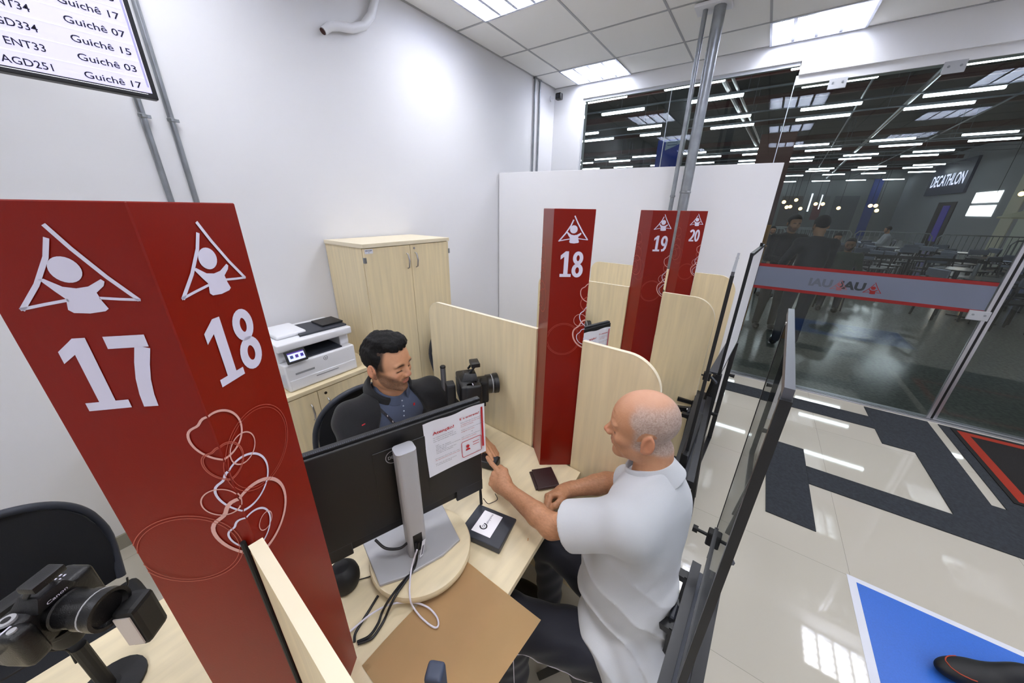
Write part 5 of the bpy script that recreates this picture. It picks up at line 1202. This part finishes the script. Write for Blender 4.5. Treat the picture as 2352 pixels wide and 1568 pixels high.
obj('track_profile', MB().box(XG-.030, XG+.080, -4.5, 2.05, .0, .011), ALU, t); obj('track_groove', MB().box(XG-.010, XG+.002, -4.5, 2.05, .0111, .0116), BLK2, t)
for y, z, lb in ((-.245, 2.835, 'left metal clip at the top of the wide glass pane'), (-.905, 2.835, 'right metal clip at the top of the wide glass pane'), (-1.64, 1.02, 'metal clip on the aluminium post at band height')):
    t = thing('glass_clip', lb, 'clip', (XG, y, z), 'metal glass clips')
    g = MB().box(XG-.002, XG+.012, y-.060, y+.060, z-.045, z+.035); g.bevel(.003, 2); obj('clip_plate', g, mat('clip_metal', (186, 188, 192), .4, .3), t)
    for dy in (-.032, .032): obj('screw', MB().tube([(XG-.0045, y+dy, z), (XG-.001, y+dy, z)], .008, 12), GALV, t)
# band with the mirrored unit name
def band(x, y0, y1, fade, label):
    t = thing('glass_band', label, 'sticker', (x, (y0+y1)/2, 1.15), 'vinyl bands on the glass'); VG = mat('band_grey', (112, 118, 136), .6); VR = mat('band_red', (140, 22, 20), .6)
    obj('grey_strip', MB().box(x-.0004, x+.0004, y0, y1, 1.060, 1.262), VG, t); obj('red_strip', MB().box(x-.0004, x+.0004, y0, y1, 1.2621, 1.292), VR, t); obj('red_strip', MB().box(x-.0004, x+.0004, y0, y1, 1.030, 1.0599), VR, t)
    return t
XB2 = XG+.014
bt = band(XB2, -1.660, .045, 0, 'grey vinyl band with red edges and the reversed unit name on the glass')
BF = Matrix(((0, 0, -1, XB2-.0012), (-1, 0, 0, 0), (0, 1, 0, 0), (0, 0, 0, 1)))   # x right (-Y), y up, z toward the room
INKD = mat('band_ink', (52, 56, 60), .6); INKD_REFL = mat('band_ink_reflection', (96, 100, 112), .6); BR_REFL = mat('band_red_reflection', (150, 92, 96), .6)  # fainter left name and logo: a reflection in the second glass, painted as print
for y, m_, mr in ((.62, INKD_REFL, BR_REFL), (.855, INKD, MATS['band_red'])):
    obj('lettering', text_mesh('IAU', .072, m_, .06, .175), None, bt, M=BF @ T((y-.115, 1.118, 0)))
    g = MB(); logo(g, BF @ T((0, 0, .0004)), 1.25, y+.115, 1.150); obj('pictogram', g, mr, bt, fix=False)
# ------------------------------------------------------------------ the hall beyond the glass
HX0, HX1, HY0, HY1, HZ = XG+.12, 42.5, -8.6, 22.0, 5.3
GRAN = mat('hall_granite', (150, 152, 144), .16, var=.25, vscale=30, spec=.5)
struct('floor', MB().box(HX0, HX1, HY0, HY1, -.06, -.004), GRAN)
struct('ceiling', MB().box(HX0+.1, HX1, HY0, HY1, HZ, HZ+.1), mat('hall_ceiling', (9, 10, 12), .9))
struct('wall_front', MB().box(HX1, HX1+.2, HY0, HY1, 0, HZ), mat('hall_end_wall', (120, 124, 126), .8))
struct('wall_right', MB().box(HX0+3, HX1, HY0-.2, HY0, 0, HZ), mat('hall_side_wall', (146, 150, 156), .8))
struct('wall_left', MB().box(HX0+.1, HX1, HY1, HY1+.2, 0, HZ), mat('hall_end_wall', (120, 124, 126), .8))
TUBEH = mat('hall_tube', (255, 255, 255), .5, emit=(240, 246, 255), es=20)
RAIL = mat('hall_rail', (120, 126, 136), .5); RBEAM = mat('lit_rust_beam', (104, 34, 24), .7)
# rows of linear lamps, each lamp an object: (x, first centre y, count, side shift)
kx = 2.58; zl = CAMH+kx
proto = thing('hall_lamp', 'x', 'tube lamp', T((0, 0, 0)), 'linear hall lamps')
obj('lamp_body', MB().box(-.055, .055, -.61, .61, .012, .040), RAIL, proto, local=True); obj('light_tube', MB().box(-.035, .035, -.60, .60, -.045, .010).bevel(.008, 1), TUBEH, proto, local=True)
used = False
rowsd = [(3.69, [1.55, .75, 2.45, -.14]), (4.22, [1.535, .65, -.235, 2.42, -1.14]), (5.105, [2.40, 1.525, .62, -.28, -1.15, -2.05]), (5.6, [2.36, 1.50, .605, -.265, -1.135]), (7.68, [3.05, 2.24, 1.38, .53, -.315, -1.235, -2.125]),
         (8.14, [2.90, 3.75]), (8.33, [1.20, .385, -.535, -1.45, -2.37]), (9.3, [4.06, 3.2, 2.3, 1.42, .50, -.27, -1.155, -2.045]), (9.88, [3.6, 2.4, .55, -.29, -1.16, -2.02]), (11.72, [4.4, 3.5, 2.6, 1.7, .05, -.84, -1.72, -2.6]),
         (12.3, [3.9, 3.0, .08, -.815, -1.69, -2.565]), (13.55, [4.2, 2.5, .5, -.38, -1.27, -2.06, -2.93]), (16.1, [-.35, -1.24, -2.1, -2.95])]
for rx, cys in rowsd:
    for cy in cys:
        M = T((rx*kx, cy*kx, zl))
        if not used: proto.matrix_basis = M; ROOTM[proto.name] = M; used = True; t = proto
        else: t = copy_tree(proto, M)
        t['label'] = 'white linear tube lamp under the dark hall ceiling beyond the glass'; t['group'] = 'linear hall lamps'
hr = 0
for rx, cys in rowsd:
    g = MB().box(rx*kx-.035, rx*kx+.035, HY0+.4, 14, zl+.0455, zl+.075)
    for yy in range(-8, 14, 3): g.tube([(rx*kx, yy, zl+.075), (rx*kx, yy, HZ)], .006, 5)
    o = tag(obj('lamp_rail', g, RAIL), 'grey rail carrying a row of hall lamps', 'rail', 'lamp rails across the hall')
for x in (11.3, 13.9, 17.2, 21.5, 26.0, 32.0, 38.0):
    g = MB().box(x-.02, x+.02, HY0+.3, 16, 4.80, 4.94); g.box(x-.05, x+.05, HY0+.3, 16, 4.941, 4.96); g.box(x-.05, x+.05, HY0+.3, 16, 4.78, 4.799)
    tag(obj('roof_beam', g, RBEAM if x < 12 else mat('shaded_rust_beam', (58, 22, 18), .8)), 'rust-red steel beam across the dark hall ceiling', 'beam', 'rust-red roof beams')  # nearest beam in a lit red, the others in a darker copy painted as shade
for (x0, y0, x1, y1, r, m_, lb) in ((9.0, 1.47, 40, .2, .05, mat('pale_pipe', (190, 176, 176), .4), 'pale reddish pipe running away under the hall ceiling, left one'), (9.0, 1.28, 40, .02, .03, MATS['pale_pipe'], 'pale reddish pipe running away under the hall ceiling, right one'),
        (8.0, -2.08, 40, -3.4, .055, GALV, 'knobbly grey cable tray line running away under the hall ceiling'), (8.0, -1.05, 40, -2.45, .022, RAIL, 'thin grey line along the hall ceiling left of the cable tray'), (8.0, -4.0, 40, -4.95, .022, RAIL, 'thin grey line along the hall ceiling right of the cable tray')):
    tag(obj('ceiling_pipe', MB().tube([(x0, y0, 4.43+r), (x1, y1, 4.43+r)], r, 8), m_), lb, 'pipe', 'pipes under the hall ceiling')
# pillar with blue cladding
t = thing('hall_pillar', 'dark hall pillar with blue cladding and a silver emblem plate behind the conduits', 'pillar', (11.2, 2.56, 0))
obj('pillar_core', MB().box(11.0, 11.5, 2.28, 2.86, 0, HZ-.01), mat('dark_pillar', (44, 48, 54), .6), t)
obj('cladding', MB().box(10.97, 10.999, 2.26, 2.88, 0, 3.58), mat('blue_cladding', (20, 60, 168), .35), t)
PZ = Matrix(((0, 0, -1, 10.965), (-1, 0, 0, 2.50), (0, 1, 0, 3.42), (0, 0, 0, 1)))
g = MB().poly([(-.17, -.10), (.05, -.02), (.20, .04), (.20, .12), (-.17, .12)], PZ); obj('emblem_plate', g, mat('emblem_silver', (170, 190, 210), .4), t, fix=False)
g = MB().ribbon([(-.12, .02), (.12, .02), (.12, .09), (-.12, .09)], .02, PZ @ T((0, 0, .003)), True); obj('emblem_outline', g, mat('emblem_blue', (60, 90, 130), .5), t, fix=False)
# side-wall shop fronts
def wallrect(name, x0, x1, z0, z1, col, label, cat, emit=0, d=.03, grp=None, d0=.001):
    m_ = mat('front_%d_%d_%d_%s' % (*col, emit), col, .6, emit=col if emit else None, es=emit or 1)
    return tag(obj(name, MB().box(x0, x1, HY0+d0, HY0+d, z0, z1), m_), label, cat, grp)
t = thing('store_sign', 'dark blue store sign with white lettering on the right hall wall', 'sign', (33, HY0, 3.5))
obj('sign_board', MB().box(30.6, 36.6, HY0+.001, HY0+.12, 2.95, 4.75), mat('sign_navy', (26, 34, 70), .5), t)
SF = Matrix(((-1, 0, 0, 36.0), (0, 0, 1, HY0+.135), (0, 1, 0, 3.45), (0, 0, 0, 1)))
obj('lettering', text_mesh('DECATHLON', .66, mat('sign_white', (240, 240, 255), .5, emit=(225, 225, 255), es=1.2), .02, 4.9, ext=0), None, t, M=SF)
for k, z in enumerate((2.60, 1.98)): wallrect('lit_window', 26.6, 29.2, z-.22, z+.28, (250, 250, 255), ['upper bright white window on the right hall wall', 'lower bright white window on the right hall wall'][k], 'window', 2.5, grp='bright windows in the hall')
wallrect('wall_panel', 24.6, 25.6, 0, 4.2, (200, 200, 180), 'cream vertical panel left on the right hall wall', 'panel'); wallrect('wall_panel', 23.1, 24.2, 0, 4.2, (186, 196, 186), 'pale green vertical panel on the right hall wall', 'panel')
wallrect('wall_panel', 20.9, 22.8, 0, 4.2, (44, 76, 170), 'blue vertical panel on the right hall wall', 'panel', d=.05)
wallrect('shop_opening', 31.0, 33.6, 0, 2.5, (42, 34, 34), 'dark brown shop opening under the store sign', 'shop front', d=.04); wallrect('banner', 31.6, 32.6, .3, 2.3, (60, 46, 140), 'violet banner in the shop opening under the store sign', 'banner', .25, d=.06, d0=.041)
wallrect('shop_opening', 10.0, 19.5, 0, 2.9, (58, 52, 46), 'dim cafe opening at the right edge of the hall wall', 'shop front', d=.04)
# end wall fronts
def endrect(name, y0, y1, z0, z1, col, label, cat, emit=0, d=.05):
    m_ = mat('front_%d_%d_%d_%s' % (*col, emit), col, .6, emit=col if emit else None, es=emit or 1); return tag(obj(name, MB().box(HX1-d, HX1-.002, y0, y1, z0, z1), m_), label, cat)
endrect('wall_panel', -7.3, -6.7, 0, 4.5, (56, 76, 150), 'blue vertical strip on the end wall of the hall', 'panel')
for k, (y0, y1, c) in enumerate(((-6.2, -4.6, (86, 92, 96)), (-4.3, -2.9, (104, 108, 108)), (-2.4, -.9, (92, 88, 84)), (-.6, .5, (110, 104, 100)))):
    endrect('shop_facade', y0, y1, 0, 3.2, c, ['grey shop front on the hall end wall, nearest the blue strip', 'pale grey shop front on the hall end wall, second from the blue strip', 'brownish shop front on the hall end wall with warm bulbs before it', 'leftmost shop front on the hall end wall beside the partition'][k], 'shop front')
endrect('banner', -3.9, -3.3, 1.2, 2.4, (110, 60, 60), 'small dark red banner on the hall end wall', 'banner', 0, .08)
endrect('lit_strip', -3.05, -2.95, 1.9, 3.4, (235, 238, 255), 'thin bright vertical light strip on the hall end wall, left one', 'light', 2, .1); endrect('lit_strip', -3.75, -3.68, 2.1, 3.3, (235, 238, 255), 'thin bright vertical light strip on the hall end wall, right one', 'light', 2, .1)
tag(obj('timber_post', MB().box(6.35, 6.47, -.10, .02, 0, 1.62), mat('timber', (178, 124, 66), .6)), 'light timber post beyond the glass at the partition edge', 'post')
tag(obj('brown_pillar', MB().box(16.0, 16.5, -.25, .75, 0, 4.3), mat('brown_pillar', (72, 36, 28), .7)), 'dark brown pillar just right of the white partition beyond the glass', 'pillar')
WB = mat('warm_bulb', (255, 220, 170), .5, emit=(255, 196, 120), es=9); n_ = 0
for (y, z, x) in ((-.62, 2.30, 24), (-.80, 2.05, 24), (-1.2, 2.45, 26), (-1.02, 2.10, 26), (-1.5, 2.0, 26), (-2.1, 2.25, 26), (-2.4, 2.25, 26), (-3.1, 2.05, 26), (-4.3, 2.18, 26), (-4.5, 2.18, 26), (-4.6, 1.95, 26), (-7.6, 2.6, 24), (-7.9, 2.6, 23), (-7.7, 2.35, 20), (-7.7, 2.35, 19), (-7.8, 2.35, 18.2)):
    t = thing('hanging_bulb', 'warm glowing bulb hanging in the hall', 'bulb', (x, y, z), 'warm bulbs in the hall'); obj('bulb', MB().ball((x, y, z), .085, 7), WB, t, smooth=True); obj('cord', MB().tube([(x, y, z+.08), (x, y, HZ)], .008, 5), BLK2, t)
# cream parasol
t = thing('parasol', 'cream parasol at the right edge of the hall', 'parasol', (17.2, -7.1, 0))
obj('canopy', MB().lathe([(1.35, 1.72), (1.36, 1.76), (.7, 2.05), (.05, 2.2)], (17.2, -7.1, 0), 10), mat('cream_canvas', (196, 192, 160), .8), t); obj('pole', MB().tube([(17.2, -7.1, 0), (17.2, -7.1, 2.2)], .025, 8), STEELB, t)
# crowd-control fences
FENM = mat('fence_steel', (158, 164, 166), .4, .5)
def fence(M):
    t = thing('metal_fence', 'grey tubular crowd fence panel standing in the hall', 'fence', M, 'crowd fences in the hall'); w = 2.2
    obj('fence_frame', MB().tube([(0, -w/2, .02), (0, -w/2, .98), (0, -w/2+.1, 1.10), (0, w/2-.1, 1.10), (0, w/2, .98), (0, w/2, .02)], .021, 6), FENM, t, local=True); obj('lower_rail', MB().bar((0, -w/2, .2), (0, w/2, .2), .03), FENM, t, local=True)
    g = MB()
    for k in range(1, 15): g.bar((0, -w/2+w*k/15, .2), (0, -w/2+w*k/15, 1.09), .016)
    obj('fence_bars', g, FENM, t, local=True)
    for y in (-w/2+.2, w/2-.2): obj('foot', MB().bar((-.28, y, .01), (.28, y, .01), .03), FENM, t, local=True)
    return t
f0 = None
for x, y, a in ((20.6, .2, 0), (20.8, -2.1, .02), (20.7, -4.4, -.02), (20.5, -6.7, .03), (17.8, -7.2, .5), (15.6, -6.9, 1.3), (22.5, -1.0, 0)):
    M = T((x, y, 0)) @ Rz(a); f0 = fence(M) if f0 is None else copy_tree(f0, M)
# cafe tables and chairs
def cafe_chair(M):
    t = thing('cafe_chair', 'x', 'chair', M, 'dark cafe chairs in the hall'); K_ = mat('chair_black', (24, 26, 30), .35); H_ = mat('chair_rail_reflection', (150, 156, 176), .25, .3)  # pale rail colour paints the light reflected off the dark chair tops
    for x in (-.19, .19):
        for y in (-.19, .19): obj('leg', MB().bar((x*1.1, y*1.1, 0), (x, y, .45), .024), K_, t, local=True)
    obj('seat', MB().box(-.21, .21, -.21, .21, .45, .48).bevel(.01, 1), K_, t, local=True)
    for x in (-.18, .18): obj('back_post', MB().bar((x, -.2, .47), (x, -.26, .88), .024), K_, t, local=True)
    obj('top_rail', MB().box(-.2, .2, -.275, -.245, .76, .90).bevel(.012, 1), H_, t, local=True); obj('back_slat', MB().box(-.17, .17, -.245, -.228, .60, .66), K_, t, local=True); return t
def cafe_table(M):
    t = thing('cafe_table', 'x', 'table', M, 'dark cafe tables in the hall'); K_ = mat('chair_black', (24, 26, 30), .35)
    obj('tabletop', MB().lathe([(.36, .72), (.37, .735), (.36, .75), (0, .75)], n=20), mat('table_top_dark', (48, 52, 58), .25), t, local=True); obj('pedestal', MB().tube([(0, 0, .02), (0, 0, .72)], .03, 8), K_, t, local=True)
    for k in range(4): a = PI/4+PI/2*k; obj('foot', MB().bar((0, 0, .03), (.32*math.cos(a), .32*math.sin(a), .012), .04, .02), K_, t, local=True)
    return t
c0 = t0_ = None; rs = random.Random(11); SEATS = [(14.5, -.30), (9.9, -.42), (11.3, -1.50), (9.2, -1.45), (19.0, -3.9)]
for x in (8.6, 10.6, 12.6, 14.6, 16.6):
    for j, y in enumerate((-1.9, -3.5, -5.1, -6.7)):
        if y/x < -.52: continue
        xx, yy = x+rs.uniform(-.3, .3)+(.9 if j % 2 else 0), y+rs.uniform(-.2, .2); M = T((xx, yy, -.004))
        if (abs(yy/xx+.1) < .05 and x < 11) or (yy < -5.9 and xx > 14) or any(math.hypot(xx-a_, yy-b_) < 1.05 for a_, b_ in SEATS): continue
        t0_ = cafe_table(M) if t0_ is None else copy_tree(t0_, M); t0_['label'] = 'small dark round cafe table in the seating area beyond the glass'
        for k in range(4):
            a = PI/2*k+rs.uniform(-.3, .3)+.4; M = T((xx+.58*math.cos(a), yy+.58*math.sin(a), -.004)) @ Rz(a+PI/2)
            if abs(M.translation.x-10.7) < .42: continue
            c0 = cafe_chair(M) if c0 is None else copy_tree(c0, M); c0['label'] = 'dark cafe chair with a shiny top rail in the seating area beyond the glass'
for (x, y), fc, lb in zip(SEATS, (185, 175, 190, 170, 90), ('suited person behind the glass', 'person with chin on hand', 'bearded person in the grey blazer', 'person in the olive top', 'distant person in the white shirt')):
    c = copy_tree(c0, T((x, y, -.004)) @ Rz(math.radians(fc-90))); c['label'] = 'dark cafe chair carrying the '+lb
# queue belt
SPO = mat('belt_post_steel', (188, 192, 200), .25, .8); BELT = mat('queue_belt', (16, 16, 20), .6)
pp = [(10.4, 1.0), (10.65, -.15), (10.7, -1.93), (10.72, -3.62), (10.9, -5.6)]
for k, (x, y) in enumerate(pp):
    t = thing('belt_post', ['belt post hidden behind the partition beyond the glass', 'belt post beyond the glass near the timber post', 'shiny belt post left of the cafe chairs beyond the glass', 'shiny belt post right of the cafe chairs beyond the glass', 'belt post at the right edge beyond the glass'][k], 'post', (x, y, 0), 'queue belt posts')
    obj('post_tube', MB().tube([(x, y, .02), (x, y, .93)], .032, 12), SPO, t, smooth=True); obj('post_base', MB().lathe([(.17, 0), (.17, .015), (.04, .03)], (x, y, 0), 20), STEELB, t); obj('post_head', MB().lathe([(.036, .93), (.036, 1.0), (.02, 1.005)], (x, y, 0), 14), BLK2, t)
for k in range(4):
    a, b_ = Vector((*pp[k], .95)), Vector((*pp[k+1], .95)); d = (b_-a).normalized(); a2, b2 = a+d*.04, b_-d*.04
    o = tag(obj('queue_belt', MB().bar(a2, b2, .003, .055, (0, 0, 1)), BELT), ['black queue belt nearest the partition beyond the glass', 'black queue belt with white lettering between the left posts', 'black queue belt between the two shiny posts', 'black queue belt with white lettering at the right edge'][k], 'belt', 'queue belts')
    if k in (1, 3):
        n = Vector((d.y, -d.x, 0)); n = n if n.x < 0 else -n; BM_ = frame(a2-n*-.006+Vector((0, 0, -.016)), d, (0, 0, 1))
        obj('lettering', text_mesh('GOVERNO DE MINAS GERAIS', .032, DECAL, .02, (b2-a2).length*.8), None, o, M=BM_ @ T((.08, 0, .0)))
# people beyond the glass
JEANS = mat('dark_jeans', (40, 46, 66), .8); NAVYC = mat('navy_jacket', (24, 27, 40), .8); GREYC = mat('grey_blazer', (70, 72, 78), .8); WHITEC = mat('white_shirt', (200, 202, 210), .8); OLIVE = mat('olive_top', (66, 82, 60), .8)
def bystander(x, y, face, sit, label, top, legs, hair_, h=1.74, hands=None, tie=None):
    t = thing('person', label, 'person', (x, y, 0), 'people in the hall'); a = math.radians(face); F = np.array([math.cos(a), math.sin(a), 0]); Sx = np.array([-math.sin(a), math.cos(a), 0]); Z = np.array([0, 0, 1.]); O = np.array([x, y, 0.])
    P = lambda f, s_, z: O+F*f+Sx*s_+Z*z
    hz = .92 if not sit else .52; sz = hz+.50; hc = P(.03, 0, hz+.72)
    Hh = Head(tuple(hc), face, -12, 0, False, .98); kn = [P(.42, .11*q, .50) if sit else P(.03, .10*q, .50) for q in (-1, 1)]; an = [P(.40, .12*q, .09) if sit else P(0, .11*q, .09) for q in (-1, 1)]; hp = [P(0, .10*q, hz) for q in (-1, 1)]
    hd = hands or [P(.38, -.10, hz+.22), P(.36, .12, hz+.20)]; el = [P(.12, -.26, hz+.22), P(.12, .26, hz+.22)]; sh = [P(0, -.18, sz), P(0, .18, sz)]
    body_f = lambda p: smin(smin(near(p, Hh.c, .30, Hh.sdf), cap(p, P(0, 0, sz+.02), P(.02, 0, hz+.64), .054, .052), .03), np.minimum(np.minimum(ell(p, hd[0], (.045, .045, .040)), ell(p, hd[1], (.045, .045, .040))), np.minimum(cap(p, el[0], hd[0], .035, .026), cap(p, el[1], hd[1], .035, .026))), .015)
    lo, hi = np.minimum(O, O)-.75, O+.75; lo[2] = -.02; hi[2] = 1.95
    body_all = lambda p: smin(body_f(p), smin(ell(p, P(0, 0, hz+.26), (.14, .14, .30)), ell(p, P(0, 0, hz), (.13, .13, .10)), .05), .03)
    yc2 = skin_color(Hh, (206, 152, 114), (172, 116, 82), (176, 104, 92), 'young'); obj('body', sdf_mesh('body', body_all, lo, hi, .011, SKIN_Y, yc2), None, t)
    tf = lambda p: smax(smin(smin(ell(p, P(0, 0, hz+.28), (.17, .16, .32)), cap(p, sh[0], sh[1], .075, .075), .06), np.minimum(np.minimum(cap(p, sh[0], el[0], .062, .05), cap(p, el[0], el[0]+(hd[0]-el[0])*.8, .05, .042)), np.minimum(cap(p, sh[1], el[1], .062, .05), cap(p, el[1], el[1]+(hd[1]-el[1])*.8, .05, .042))), .03), hz-.08-p[:, 2], .01)+.006*vnoise(p, 20)
    obj('jacket', sdf_mesh('jacket', tf, lo, hi, .013, top), None, t)
    lf = lambda p: smin(smin(chain(p, [hp[0], kn[0], an[0]], [.095, .068, .05], .03), chain(p, [hp[1], kn[1], an[1]], [.095, .068, .05], .03), .02), ell(p, P(0, 0, hz), (.155, .155, .11)), .04)
    obj('trousers', sdf_mesh('trousers', lf, lo, hi, .014, legs), None, t)
    hf = lambda p: (lambda q: smax(smax(ell(q, (0, -.014, .046), (.082, .100, .090)), -(q[:, 2]-.07)-np.where(q[:, 1] < .045, (.045-q[:, 1])*2.4, 0), .006), -(q[:, 2]+(.02 if hair_ != 'long' else .20))-np.where(q[:, 1] < -.03, (-.03-q[:, 1])*1.6, 0), .006))(Hh.loc(p))
    obj('hair', sdf_mesh('hair', hf, tuple(Hh.c-.18), tuple(Hh.c+.18), .010, HAIR), None, t)
    for q in (0, 1):
        c = an[q]; sf = lambda p, c=c: smax(ell(p, c+F*.05+np.array([0, 0, -.045]), (.10 if abs(F[0]) > .5 else .05, .05 if abs(F[0]) > .5 else .10, .05)), .003-p[:, 2], .004)
        obj('shoe', sdf_mesh('shoe', sf, c-.2, c+.22, .012, BLK2), None, t)
    if tie: obj('tie', MB().bar(P(.165, 0, hz+.20), P(.12, 0, sz), .05, .01, tuple(F)), tie, t); obj('shirt_front', MB().bar(P(.158, 0, hz+.22), P(.10, 0, sz+.02), .11, .01, tuple(F)), WHITEC, t)
    return t
bystander(5.98, -.62, 20, False, 'standing person in a navy jacket and jeans with their back to the glass', NAVYC, JEANS, 'short')
bystander(6.75, -.36, 200, False, 'standing dark silhouette with long hair beyond the glass, next to the navy jacket', mat('black_coat', (18, 18, 22), .9), BLK2, 'long')
bystander(14.5, -.30, 185, True, 'seated person in a dark suit and violet tie behind the fence gap beyond the glass', NAVYC, BLK2, 'short', tie=mat('violet_tie', (90, 40, 110), .6))
bystander(9.9, -.42, 175, True, 'seated person in a brown top resting chin on hand beyond the glass', mat('brown_top', (84, 74, 64), .8), WHITEC, 'long')
bystander(11.3, -1.50, 190, True, 'seated bearded person in a grey blazer looking toward the glass', GREYC, BLK2, 'short', tie=WHITEC)
bystander(9.2, -1.45, 170, True, 'seated person in an olive top with hands together beyond the glass', OLIVE, JEANS, 'short')
bystander(19.0, -3.9, 90, True, 'distant seated person in a white shirt by the crowd fences', WHITEC, JEANS, 'short')
